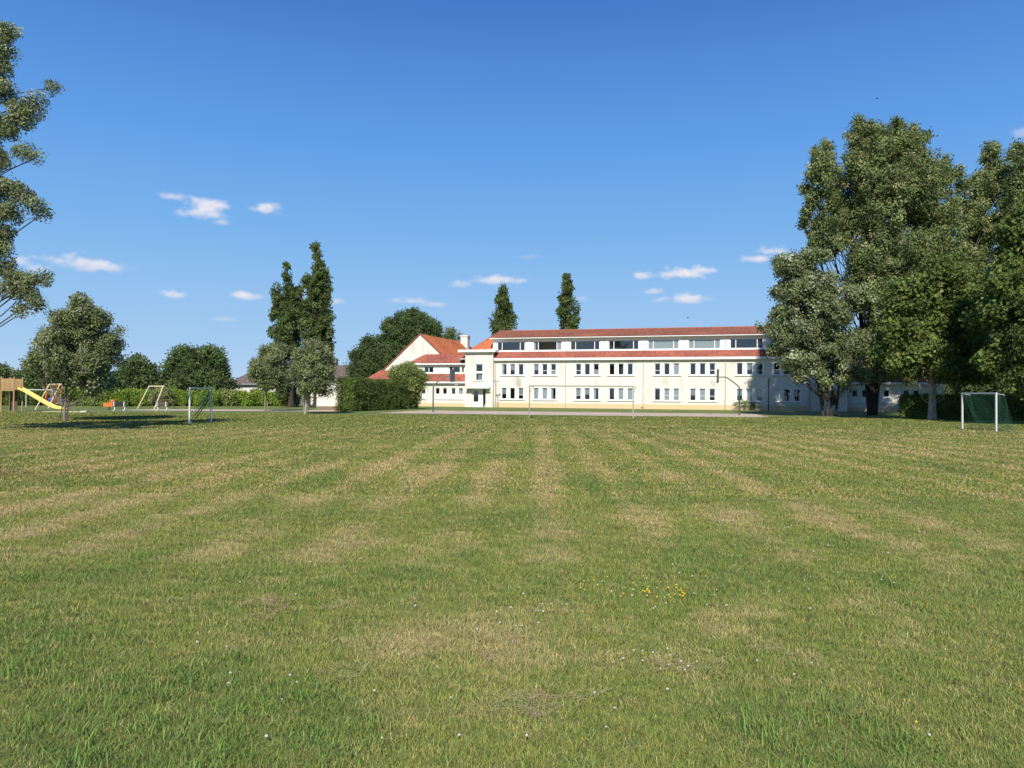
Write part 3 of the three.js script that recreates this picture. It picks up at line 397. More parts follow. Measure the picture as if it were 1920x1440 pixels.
  bg('dark pointed tree between the hedge and the large dark tree', V(-22.5, 0, -118), PAL.dark, [[690, 642, 9], [688, 660, 14], [668, 668, 9], [692, 682, 18], [665, 692, 12], [680, 705, 18], [704, 704, 14], [712, 690, 10]], 5);
  bg('pale olive tree peeking over the gable roof', V(-13, 0, -150), PAL.silverDark, [[845, 625, 8], [858, 632, 7], [838, 640, 12], [850, 650, 14]], 4);
  bg('low dark tree behind the shrubs, left of the larger round tree', V(-51, 0, -103), PAL.dark, [[257, 685, 16], [240, 694, 15], [275, 700, 16], [232, 715, 18], [265, 720, 22], [285, 722, 18], [205, 722, 18]], 5);
  bg('large round dark green tree behind the second swing', V(-43, 0, -104), PAL.dark, [[340, 668, 14], [362, 672, 20], [395, 668, 18], [412, 682, 13], [330, 690, 18], [370, 700, 30], [405, 705, 18], [400, 725, 26], [340, 720, 24], [310, 712, 18], [425, 722, 14]], 5);
  bg('dark tree row end behind the play tower', V(-62, 0, -100), PAL.dark, [[40, 708, 10], [62, 700, 12], [90, 700, 16], [120, 712, 20], [55, 722, 16], [80, 725, 18], [150, 722, 20], [180, 718, 20]], 5);
  bg('grey-green far tree behind the play tower platform', V(-76, 0, -112), PAL.silverDark, [[2, 694, 7], [14, 702, 9], [-15, 700, 14], [0, 715, 14]], 5);
  // shrubs
  const rs = rng(77), spots = ['before the roundabout', 'behind the first swing', 'behind the young tree', 'just past the young tree', 'behind the spring rider', 'behind the first bench', 'behind the second swing', 'between the swing and second bench', 'behind the second bench', 'behind the small goal', 'just past the small goal', 'in front of the dark roofed house', 'below the house window', 'at the foot of the slim young tree', 'beside the poplar trunks'];
  spots.forEach((w, i) => { const px = 128 + i * 29.5 + (rs() - 0.5) * 8, b = G(px, 761.5 + (rs() - 0.5) * 1.5), h = 2 + rs() * 16 - (i > 10 ? 6 : 0); tree({ name: 'round_shrub', label: `bright green rounded shrub in the row ${w}`, category: 'shrub', base: b, pal: i % 4 === 2 ? PAL.olive : PAL.bright, spray: SPRAY.fine, scale: 1.3, density: 15, copies: 2, tall: 0.8, lobes: [[px - 10, 752, 10], [px + 9, 753, 11], [px, 746 - h * 0.4, 11], [px - 5, 742 - h * 0.5, 8], [px + 8, 744 - h * 0.3, 8]], group: 'row of bright shrubs' }); });
  ['under the play tower platform', 'behind the yellow slide', 'between the slide and the roundabout', 'at the frame edge beyond the tower'].forEach((w, i) => { const px = [12, 50, 92, -28][i], b = G(px, 760); tree({ name: 'dark_shrub', label: `dark green bushy shrub seen ${w}`, category: 'shrub', base: b, pal: PAL.hedge, spray: SPRAY.fine, scale: 1.3, density: 15, copies: 2, tall: 0.8, lobes: [[px - 12, 752, 11], [px + 10, 752, 12], [px, 742, 13], [px - 10, 736, 11], [px + 12, 738, 11]], group: 'dark shrubs behind the playground' }); });
  tree({ name: 'olive_shrub', label: 'light olive green bushy tree above the end of the clipped hedge', category: 'shrub', base: V(-12.3, 0, -90), pal: PAL.olive, spray: SPRAY.fine, scale: 1.3, density: 17, bark: BARK.grey, trunk: { r: 0.1, top: 0.7, every: 1 }, lobes: [[765, 697, 16], [745, 700, 13], [785, 706, 12], [765, 718, 17], [748, 716, 12], [795, 712, 6], [780, 745, 6], [784, 728, 7], [765, 738, 12]] });
  tree({ name: 'wall_shrub', label: 'small leafless-looking shrub against the wall near the globe lamp', category: 'shrub', base: V(27.9, 0, -96), pal: PAL.olive, spray: SPRAY.fine, density: 9, copies: 1, bark: BARK.grey, trunk: { r: 0.03, top: 0.8, every: 1 }, lobes: [[1378, 758, 4], [1390, 756, 5], [1400, 758, 4], [1412, 760, 4]] });
  // clipped hedges
  function hedge(label, a, b, w, h, pal, density, group) {
    const d = b.clone().sub(a), L = d.length(), t = thing('clipped_hedge', label, 'hedge', a, Math.atan2(-d.z, d.x), group), r = rng(Math.round(L * 100)), list = [];
    const add = (x, y, z) => { const out = y > h - 0.02 ? V(0, 1, 0.1) : V(x < 0.05 ? -1 : x > L - 0.05 ? 1 : 0, 0.25, Math.sign(z) * 0.9); const n = (fbm(x * 1.1 + 9, (y + z) * 1.1, 3) - 0.5) * 0.45; list.push([V(x + (r() - 0.5) * 0.15, Math.max(0.1, y + n * 0.6 + (r() - 0.5) * 0.12), z + (z > 0 ? n : -n) + (r() - 0.5) * 0.15), 0.7 + 0.6 * r(), pick(r, pal), out]); };
    for (let i = 0; i < L * h * density; i++) { add(r() * L, r() * h, w / 2); if (i % 2) add(r() * L, r() * h, -w / 2); }
    for (let i = 0; i < L * w * density; i++) add(r() * L, h, (r() - 0.5) * w);
    for (let i = 0; i < w * h * density; i++) { add(0, r() * h, (r() - 0.5) * w); add(L, r() * h, (r() - 0.5) * w); }
    part(t, 'light_block_core', box(0.25, L - 0.25, 0, h - 0.25, -w / 2 + 0.25, w / 2 - 0.25), std([0.03, 0.035, 0.018], 1));  // solid dark box added inside the leaves to block light coming through
    leaves(t, 'foliage', SPRAY.fine, list); nLeaves += list.length; return t;
  }
  hedge('tall clipped green hedge beside the white annex', V(-16.3, 0, -74.6), V(-11.9, 0, -91.2), 1.5, 3.05, PAL.hedge, 46);
  hedge('long dark hedge under the trees beside the goal', V(31.8, 0, -62.5), V(50, 0, -52.5), 1.5, 1.75, PAL.hedge, 40);
  console.log('leaf sprays', nLeaves);
}

// ------------------------------------------------------------------ houses and annex
{
  function house(label, pos, turn, w, d, hw, hr, wallMat, roofMat, wins, chim) {
    const t = thing('far_house', label, 'house', pos, turn, 'houses beyond the shrubs');
    part(t, 'wall', box(-w / 2, w / 2, 0, hw, -d, 0), wallMat);
    part(t, 'roof', [pantiles(-w / 2 - 0.4, w / 2 + 0.4, 0.45, hw - 0.1, -w / 2 + d * 0.35, w / 2 - d * 0.35, -d / 2, hr, 0.4, 0.5)], roofMat);
    part(t, 'roof', [poly([[-w / 2 - 0.4, hw - 0.1, 0.45], [-w / 2 + d * 0.35, hr, -d / 2], [-w / 2 - 0.4, hw - 0.1, -d - 0.45]]), poly([[w / 2 + 0.4, hw - 0.1, 0.45], [w / 2 - d * 0.35, hr, -d / 2], [w / 2 + 0.4, hw - 0.1, -d - 0.45]]), poly([[-w / 2 - 0.4, hw - 0.1, -d - 0.45], [w / 2 + 0.4, hw - 0.1, -d - 0.45], [w / 2 - d * 0.35, hr, -d / 2], [-w / 2 + d * 0.35, hr, -d / 2]])], roofMat);
    part(t, 'gutter', box(-w / 2 - 0.4, w / 2 + 0.4, hw - 0.22, hw - 0.06, 0.46, 0.58), M.zinc);
    for (const [x, y, a, b] of wins) { const wn = part(t, 'window', [box(x - a / 2, x + a / 2, y, y + 0.08, 0.003, 0.06), box(x - a / 2, x + a / 2, y + b - 0.08, y + b, 0.003, 0.06), box(x - a / 2, x - a / 2 + 0.08, y + 0.08, y + b - 0.08, 0.003, 0.06), box(x + a / 2 - 0.08, x + a / 2, y + 0.08, y + b - 0.08, 0.003, 0.06)], M.white); part(wn, 'pane', box(x - a / 2 + 0.08, x + a / 2 - 0.08, y + 0.08, y + b - 0.08, 0.003, 0.02), std([0.02, 0.022, 0.025], 0.08)); }
    if (chim) { const c = part(t, 'chimney', [box(chim - 0.7, chim + 0.5, hr - 1.2, hr + 0.75, -d / 2 - 0.5, -d / 2 + 0.4)], M.woodGrey); part(c, 'chimney_cap', box(chim - 0.8, chim + 0.6, hr + 0.75, hr + 0.95, -d / 2 - 0.6, -d / 2 + 0.5), M.zinc); }
    return t;
  }
  const rendered = std([0.66, 0.62, 0.57], 0.95);
  house('pale house with a brown hipped roof behind the shrubs', V(-37.4, 0, -116), -0.15, 11, 8, 3.2, 5.6, rendered, M.tileGrey, [[-2.6, 0.9, 0.55, 0.8], [2.3, 1.0, 0.9, 0.9]]);
  house('house with a dark roof and brick chimney behind the annex', V(-27.2, 0, -118), -0.1, 9, 8, 3.4, 6.2, rendered, M.tileGrey, [[0, 1, 1, 1]], -1.5);
  house('far house showing only a brown roof beyond the play tower', V(-80.5, 0, -122), 0.1, 9, 7, 3, 5.2, rendered, M.tileGrey, [[2, 1, 1, 1]], 2);
  // small white annex beside the hedge
  const A = thing('white_annex', 'small flat-roofed white annex beside the tall clipped hedge', 'annex', V(-18.3, 0, -79.5), 0.05);
  part(A, 'wall', [box(-1.85, 1.5, 0.42, 3.05, -3.4, 0)], M.wall); part(A, 'plinth', box(-1.87, 1.52, 0, 0.417, -3.42, 0.03), std([0.2, 0.15, 0.11], 0.95)); part(A, 'roof_edge', box(-1.93, 1.58, 3.053, 3.15, -3.5, 0.08), M.concrete);
}

// ------------------------------------------------------------------ goals, hoops, lamps
{
  const steel = std([0.58, 0.57, 0.54], 0.5), netMat = std([0.035, 0.13, 0.075], 0.9), ropeG = std([0.03, 0.06, 0.05], 0.9);
  function net(parent, pts, nu, nv, r, mat, name = 'net') {        // knotted mesh between four corners (a,b top; c,d bottom), sagging a little
    const [a, b, c, d] = pts, P = (u, v) => { const p = a.clone().lerp(b, u).lerp(c.clone().lerp(d, u), v); p.y -= Math.sin(u * Math.PI) * Math.sin(v * Math.PI) * 0.12; p.x += Math.sin(u * 9 + v * 5) * 0.03; return p; }, list = [];
    for (let i = 0; i <= nu; i++) for (let j = 0; j < nv; j++) list.push(bar(P(i / nu, j / nv), P(i / nu, (j + 1) / nv), r, r, 3));
    for (let j = 0; j <= nv; j++) for (let i = 0; i < nu; i++) list.push(bar(P(i / nu, j / nv), P((i + 1) / nu, j / nv), r, r, 3));
    return part(parent, name, list, mat, 'stuff');
  }
  // small goals: goal mouth along local z
  function smallGoal(label, pos, back, draw) {
    const t = thing('small_goal', label, 'goal', pos, 0, 'small handball goals at the lawn edges');
    for (const z of [0, -3]) part(t, 'post', box(-0.04, 0.04, 0, 1.96, z - 0.04, z + 0.04), steel);
    part(t, 'crossbar', box(-0.04, 0.04, 1.963, 2.04, -3.04, 0.04), steel);
    for (const z of [0, -3]) { part(t, 'net_support', bar(V(0.05 * back, 1.98, z), V(0.45 * back, 1.9, z), 0.014), steel); part(t, 'ground_bar', bar(V(0.05 * back, 0.03, z), V(1.0 * back, 0.03, z), 0.016), ropeG); }
    part(t, 'ground_bar', bar(V(back, 0.03, 0), V(back, 0.03, -3), 0.016), ropeG); draw(t); return t;
  }
  smallGoal('small white goal with a green net before the dark hedge', V(25.1, 0, -39.9), 1, (t) => {
    net(t, [V(0.05, 1.98, 0), V(0.05, 1.98, -3), V(0.95, 0.04, 0), V(0.95, 0.04, -3)], 30, 20, 0.0055, netMat); net(t, [V(0.05, 1.95, 0), V(0.45, 1.9, 0), V(0.08, 0.05, 0), V(1.0, 0.05, 0)], 9, 20, 0.005, netMat); net(t, [V(0.05, 1.95, -3), V(0.45, 1.9, -3), V(0.08, 0.05, -3), V(1.0, 0.05, -3)], 9, 20, 0.005, netMat);
  });
  smallGoal('small grey goal with its torn net pulled to one post near the second bench', V(-17.45, 0, -41.7), -0.25, (t) => {
    net(t, [V(-0.1, 1.95, -1.7), V(-0.08, 1.95, -2.95), V(-0.1, 0.75, -1.1), V(-0.1, 0.85, -2.95)], 12, 12, 0.006, netMat);
    for (const k of [0, 1]) part(t, 'net_rope', tube([V(-0.08, 1.75 - k * 0.35, -2.95), V(-0.12, 0.95 - k * 0.2, -1.9), V(-0.08, 0.12, -0.1 - k * 0.5)], [0.022, 0.028, 0.02], 5, 5), ropeG);
  });
  // full-size goal frame
  const g = thing('football_goal', 'full size grey goal frame without a net in front of the court', 'goal', V(1.33, 0, -58.2)), paint = std([0.34, 0.30, 0.24], 0.5), W = 7.85;
  for (const x of [0, W]) { part(g, 'post', bar(V(x, 0, 0), V(x, 2.44, 0), 0.05, 0.05, 10), x ? std([0.42, 0.41, 0.38], 0.5) : paint); part(g, 'net_stanchion', [bar(V(x, 2.4, -0.02), V(x + 0.33, 2.4, -0.9), 0.02), bar(V(x, 1.85, -0.02), V(x + 0.32, 2.39, -0.88), 0.02)], paint); }
  part(g, 'crossbar', bar(V(-0.05, 2.44, 0), V(W + 0.05, 2.44, 0), 0.05, 0.05, 10), paint);
  // basketball stands
  function hoop(label, pos, dir) {
    const t = thing('basketball_hoop', label, 'basketball hoop', pos, Math.atan2(-courtU.z, courtU.x) + (dir > 0 ? 0 : Math.PI), 'basketball hoops on the court');
    part(t, 'post', bar(V(0, 0, 0), V(0, 2.5, 0), 0.075, 0.07, 12), M.greenPaint); part(t, 'arm', tube([V(0, 2.48, 0), V(0.06, 2.62, 0), V(1.08, 3.42, 0), V(1.22, 3.48, 0), V(1.9, 3.48, 0)], [0.065, 0.06, 0.06, 0.055, 0.05], 8, 4), M.greyPaint);
    part(t, 'backboard', box(1.9, 1.95, 2.95, 4.2, -0.9, 0.9), std([0.12, 0.13, 0.15], 0.6)); part(t, 'board_frame', [box(1.86, 1.897, 2.97, 3.02, -0.88, 0.88), box(1.86, 1.897, 4.1, 4.15, -0.88, 0.88), box(1.86, 1.897, 3.02, 4.1, -0.84, -0.79), box(1.86, 1.897, 3.02, 4.1, 0.79, 0.84)], M.greyPaint);
    const rim = new THREE.TorusGeometry(0.23, 0.014, 6, 24); rim.rotateX(Math.PI / 2); rim.translate(2.33, 3.05, 0); part(t, 'rim', [rim, box(1.95, 2.11, 3.03, 3.07, -0.05, 0.05)], M.rust);
    const n = []; for (let i = 0; i < 14; i++) { const a = i / 14 * 6.283, b = a + 0.45; n.push(bar(V(2.33 + Math.cos(a) * 0.22, 3.04, Math.sin(a) * 0.22), V(2.33 + Math.cos(b) * 0.13, 2.62, Math.sin(b) * 0.13), 0.007, 0.007, 3), bar(V(2.33 + Math.cos(a) * 0.22, 3.04, Math.sin(a) * 0.22), V(2.33 + Math.cos(a - 0.45) * 0.13, 2.62, Math.sin(a - 0.45) * 0.13), 0.007, 0.007, 3)); }
    part(t, 'net', n, std([0.7, 0.68, 0.62], 0.9), 'stuff');
  }
  hoop('basketball hoop with its dark board seen in front of the side wing', courtA, 1); hoop('basketball hoop with its board seen edge on near the globe lamp', courtB, -1);
  // lamps
  const l1 = thing('globe_lamp', 'lamp post with a single globe beside the facade in tree shade', 'lamp post', V(31.0, 0, -93)); part(l1, 'post', bar(V(0, 0, 0), V(0, 3.5, 0), 0.06, 0.045, 10), M.dark); part(l1, 'collar', bar(V(0, 3.5, 0), V(0, 3.6, 0), 0.09), M.dark); const gl = new THREE.SphereGeometry(0.24, 20, 14); gl.translate(0, 3.8, 0); part(l1, 'globe', gl, std([0.42, 0.37, 0.33], 0.25));
  const l2 = thing('twin_lamp', 'grey lamp post with two small heads beside the stair tower', 'lamp post', V(-2.15, 0, -103.8)); part(l2, 'post', bar(V(0, 0, 0), V(0, 3.55, 0), 0.07, 0.06, 10), M.pipe); part(l2, 'cross_arm', bar(V(-0.2, 3.45, 0), V(0.2, 3.45, 0), 0.03), M.pipe); for (const x of [-0.22, 0.22]) part(l2, 'lamp_head', [bar(V(x, 3.4, 0), V(x, 3.58, 0), 0.11, 0.08), bar(V(x, 3.58, 0), V(x, 3.63, 0), 0.13)], M.zinc);
}

// ------------------------------------------------------------------ playground
{
  const yellow = std([0.72, 0.60, 0.16], 0.45), red = std([0.5, 0.05, 0.03], 0.5), blue = std([0.05, 0.12, 0.4], 0.5), orange = std([0.6, 0.16, 0.03], 0.5);
  // tower with slide
  const b = G(14, 772), T = thing('play_tower', 'wooden play tower with a slatted railing and a yellow slide', 'play tower', b), pw = 0.06;
  const xs = [-0.55, 0.52], zs = [0, -1.15];
  for (const x of xs) for (const z of zs) part(T, 'post', bar(V(x, 0, z), V(x, 2.95, z), 0.065, 0.06, 10), M.wood);
  part(T, 'deck', box(-0.6, 0.58, 1.78, 1.86, -1.2, 0.05), M.wood);
  for (const [y] of [[2.05], [2.72]]) part(T, 'rail', box(-0.5, 0.47, y, y + 0.07, 0.0, 0.05), M.wood);
  for (let i = 0; i < 9; i++) { const x = -0.46 + i * 0.108; part(T, 'slat', box(x, x + 0.085, 1.88, 2.82, 0.052, 0.075), M.wood); part(T, 'slat', box(x, x + 0.085, 1.88, 2.82, -1.215, -1.19), M.wood); }
  for (let i = 0; i < 8; i++) { const z = -0.12 - i * 0.13; part(T, 'slat', box(-0.62, -0.595, 1.88, 2.82, z - 0.1, z), M.wood); }
  for (let i = 0; i < 5; i++) part(T, 'wall_board', box(-0.47 + i * 0.12, -0.36 + i * 0.12, 0.1, 1.76, -1.13, -1.1), M.woodDark);
  for (let i = 0; i < 5; i++) part(T, 'rung', bar(V(-0.55, 0.3 + i * 0.3, -0.1), V(-0.55, 0.3 + i * 0.3, -1.05), 0.022), M.wood);
  { const c = [V(0.56, 1.9, -0.6), V(0.8, 1.86, -0.6), V(3.1, 0.62, -0.5), V(3.9, 0.3, -0.45), V(4.75, 0.24, -0.42)], cv = new THREE.CatmullRomCurve3(c), pos = [], idx = [], N = 40, prof = [[-0.3, 0.2], [-0.28, 0.2], [-0.24, 0.03], [0.24, 0.03], [0.28, 0.2], [0.3, 0.2], [0.3, 0.0], [0.22, -0.03], [-0.22, -0.03], [-0.3, 0.0]];
    for (let i = 0; i <= N; i++) { const p = cv.getPoint(i / N); for (const [z, y] of prof) pos.push(p.x, p.y + y, p.z + z); }
    const K = prof.length; for (let i = 0; i < N; i++) for (let j = 0; j < K; j++) { const a = i * K + j, bb = i * K + (j + 1) % K; idx.push(a, a + K, bb, bb, a + K, bb + K); }
    const g = new THREE.BufferGeometry(); g.setAttribute('position', new THREE.Float32BufferAttribute(pos, 3)); g.setIndex(idx); const h = g.toNonIndexed(); h.computeVertexNormals(); h.setAttribute('uv', new THREE.Float32BufferAttribute(new Float32Array(h.attributes.position.count * 2), 2)); const sl = part(T, 'slide', h, yellow);
    part(sl, 'slide_leg', [bar(V(4.4, 0, -0.6), V(4.4, 0.26, -0.6), 0.03), bar(V(4.4, 0, -0.25), V(4.4, 0.26, -0.25), 0.03)], yellow); }
  // swings
  function swing(label, pos, turn, L, mat, matDark, H = 2.42) {
    const t = thing('swing_frame', label, 'swing', pos, turn, 'wooden swing frames');
    part(t, 'beam', bar(V(-L / 2 - 0.12, H, 0), V(L / 2 + 0.12, H, 0), 0.07, 0.07, 10), M.woodPale);
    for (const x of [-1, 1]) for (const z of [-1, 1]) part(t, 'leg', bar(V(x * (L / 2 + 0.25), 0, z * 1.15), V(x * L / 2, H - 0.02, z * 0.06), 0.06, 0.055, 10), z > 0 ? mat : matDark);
    for (const x of [-0.3, 0.3]) { const c = L * x * 1.3; part(t, 'chain', [bar(V(c - 0.2, 0.55, 0), V(c - 0.2, H, 0), 0.01, 0.01, 4), bar(V(c + 0.2, 0.55, 0), V(c + 0.2, H, 0), 0.01, 0.01, 4)], M.zinc); part(t, 'seat', box(c - 0.24, c + 0.24, 0.51, 0.55, -0.1, 0.1), M.dark); }
  }
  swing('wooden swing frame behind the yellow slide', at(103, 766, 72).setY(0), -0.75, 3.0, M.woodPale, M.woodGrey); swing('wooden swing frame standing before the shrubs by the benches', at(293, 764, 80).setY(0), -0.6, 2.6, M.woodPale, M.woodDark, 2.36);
  // roundabout, climbing frame, ball frame, rider
  const ra = thing('roundabout', 'dark round platform roundabout with red and blue seats', 'roundabout', at(98, 761, 88).setY(0)); part(ra, 'platform', [new THREE.CylinderGeometry(0.95, 0.85, 0.12, 28).translate(0, 0.22, 0), bar(V(0, 0, 0), V(0, 0.2, 0), 0.15)], std([0.04, 0.05, 0.08], 0.5)); for (let i = 0; i < 6; i++) { const a = i * 1.047; part(ra, 'seat', [box(-0.16, 0.16, 0.62, 0.68, -0.14, 0.14), box(-0.16, 0.16, 0.683, 1.0, -0.16, -0.11), box(-0.04, 0.04, 0.28, 0.617, -0.04, 0.04)].map((g) => g.rotateY(-a).translate(Math.sin(a) * 0.62, 0, Math.cos(a) * 0.62)), i % 2 ? red : blue); } part(ra, 'hand_wheel', [new THREE.TorusGeometry(0.25, 0.02, 6, 20).rotateX(Math.PI / 2).translate(0, 0.95, 0), bar(V(0, 0.28, 0), V(0, 0.95, 0), 0.035)], red);
  const cf = thing('climbing_frame', 'orange climbing frame with slanted legs behind the roundabout', 'climbing frame', at(103, 757, 94).setY(0)); part(cf, 'beam', bar(V(-0.95, 2.5, 0), V(0.85, 2.5, 0), 0.05), orange); for (const x of [-1, 1]) { part(cf, 'leg', bar(V(x * 0.9 - 0.05, 0, 0.6), V(x * 0.9 - 0.05, 2.5, 0), 0.05), orange); part(cf, 'leg', bar(V(x * 0.9 - 0.55, 0, -0.6), V(x * 0.9 - 0.05, 2.5, 0), 0.05), orange); } part(cf, 'rope_ladder', [...Array(6)].flatMap((_, i) => [bar(V(-0.6, 0.3 + i * 0.36, 0.1), V(-0.1, 0.3 + i * 0.36, 0.1), 0.02, 0.02, 5)]).concat([bar(V(-0.6, 0.1, 0.1), V(-0.6, 2.5, 0), 0.015, 0.015, 4), bar(V(-0.1, 0.1, 0.1), V(-0.1, 2.5, 0), 0.015, 0.015, 4)]), red);
  const bf = thing('ball_frame', 'pale white metal frame between the play tower and the roundabout', 'frame', at(73, 758, 86).setY(0)); for (const x of [-1.45, 1.45]) part(bf, 'post', bar(V(x, 0, 0), V(x, 1.9, 0), 0.04), std([0.7, 0.68, 0.6], 0.5)); part(bf, 'crossbar', bar(V(-1.49, 1.92, 0), V(1.49, 1.92, 0), 0.04), std([0.75, 0.75, 0.72], 0.5));
  const sr = thing('spring_rider', 'small orange and yellow spring rider beside the first bench', 'spring rider', at(205, 769, 73).setY(0)); { const pts = []; for (let i = 0; i <= 40; i++) { const a = i / 40 * 6.283 * 4; pts.push(V(Math.cos(a) * 0.09, 0.03 + i / 40 * 0.32, Math.sin(a) * 0.09)); } part(sr, 'spring', tube(pts, [0.015, 0.015], 5, 1), M.dark); const s = new THREE.Shape([[-0.5, 0.36], [0.35, 0.36], [0.45, 0.62], [0.4, 0.98], [0.12, 1.0], [0.1, 0.72], [-0.22, 0.62], [-0.52, 0.72]].map((p) => new THREE.Vector2(...p))); part(sr, 'side_board', new THREE.ExtrudeGeometry(s, { depth: 0.04, bevelEnabled: true, bevelSize: 0.015, bevelThickness: 0.01 }).translate(0, 0, 0.1), orange); part(sr, 'side_board', new THREE.ExtrudeGeometry(s, { depth: 0.04, bevelEnabled: true, bevelSize: 0.015, bevelThickness: 0.01 }).translate(0, 0, -0.14), orange); part(sr, 'saddle', box(-0.3, 0.1, 0.56, 0.62, -0.1, 0.1), yellow); part(sr, 'handle', bar(V(0.2, 0.85, -0.28), V(0.2, 0.85, 0.28), 0.018), M.dark); }
  // benches
  function bench(label, pos, turn, dark) {
    const t = thing('park_bench', label, 'bench', pos, turn, 'benches along the path'), slat = dark ? M.dark : M.woodDark;
    for (const x of [-0.55, 0.55]) part(t, 'leg', [box(x - 0.045, x + 0.045, 0, 0.42, -0.14, 0.1), box(x - 0.045, x + 0.045, 0.423, 0.86, -0.24, -0.16), box(x - 0.045, x + 0.045, 0, 0.08, -0.3, -0.143), box(x - 0.045, x + 0.045, 0, 0.08, 0.103, 0.3)], M.concrete);
    for (let i = 0; i < 3; i++) part(t, 'seat_slat', box(-0.75, 0.75, 0.425, 0.465, -0.14 + i * 0.13, -0.03 + i * 0.13), slat);
    for (let i = 0; i < 3; i++) part(t, 'back_slat', box(-0.75, 0.75, 0.5 + i * 0.13, 0.61 + i * 0.13, -0.157, -0.12), slat);
  }
  bench('dark slatted bench with white legs next to the spring rider', at(226, 770, 71).setY(0), 2.9, true); bench('slatted bench with white legs next to the second swing', at(306, 769.5, 72).setY(0), 2.75, false);
  // sand edge, tree stakes, stick
  const se = thing('sandpit_edge', 'low pale board edging a sandpit below the slide', 'edging', at(120, 773, 64).setY(0)); part(se, 'board', box(-1.8, 1.6, 0, 0.1, -0.06, 0.06), M.woodPale); part(se, 'end_block', box(1.45, 1.95, 0, 0.16, -0.3, 0.2), M.concrete);
  const st = thing('tree_stakes', 'three dark wooden stakes propping the young tree beside the swings', 'tree stakes', G(121, 789.5)); for (const [x, z, dx] of [[-0.22, 0.16, 0.13], [0.22, 0.1, -0.05], [0.0, -0.25, 0.05]]) part(st, 'stake', bar(V(x, 0, z), V(x + dx + 0.06, 1.3, z * 0.3), 0.035, 0.035, 8), M.woodDark); part(st, 'tie', bar(V(-0.1, 1.22, 0.08), V(0.24, 1.22, 0.04), 0.02), M.dark);
  for (const [p, l] of [[G(500, 771.5), 'stake beside the slim young tree before the house'], [G(568, 776.5), 'stake beside the leaning young tree'], [at(649, 772, 77).setY(0), 'short stake in front of the white annex']]) { const s = thing('tree_stake', 'pale wooden ' + l, 'stake', p, 0, 'single tree stakes'); part(s, 'pole', bar(V(0.08, 0, 0.1), V(0.1, 0.95, 0.1), 0.045, 0.04, 8), M.woodGrey); part(s, 'tie', bar(V(0, 0.86, 0), V(0.1, 0.86, 0.1), 0.018), M.dark); }
  const sk = thing('thin_stick', 'thin bare sapling stick in the grass below the slide', 'stick', G(58, 790)); part(sk, 'stem', tube([V(0, 0, 0), V(0.03, 0.4, 0), V(-0.02, 0.75, 0.02)], [0.02, 0.015, 0.008], 5, 3), M.woodGrey); part(sk, 'twig', [tube([V(0.03, 0.4, 0), V(0.1, 0.55, 0), V(0.14, 0.7, 0)], [0.009, 0.007, 0.003], 4, 2)], M.woodGrey);
  // birds far up
  for (const [px, py, d, l] of [[1645, 185, 130, 'tiny dark bird high above the willow'], [1290, 596, 140, 'tiny dark bird just above the long roof']]) { const bd = thing('bird', l, 'bird', at(px, py, d), 0.6, 'birds in the sky'); part(bd, 'body', new THREE.LatheGeometry([[0, -0.2], [0.03, -0.15], [0.06, 0], [0.045, 0.1], [0.02, 0.15], [0, 0.19]].map((p) => new THREE.Vector2(...p)), 10).rotateX(Math.PI / 2), M.dark); for (const m of [-1, 1]) part(bd, 'wing', poly([[0, 0.02, 0.06], [m * 0.22, 0.12, 0.08], [m * 0.46, 0.06, -0.04], [m * 0.2, 0.09, -0.07], [0, 0.01, -0.06]]), M.dark); }
}

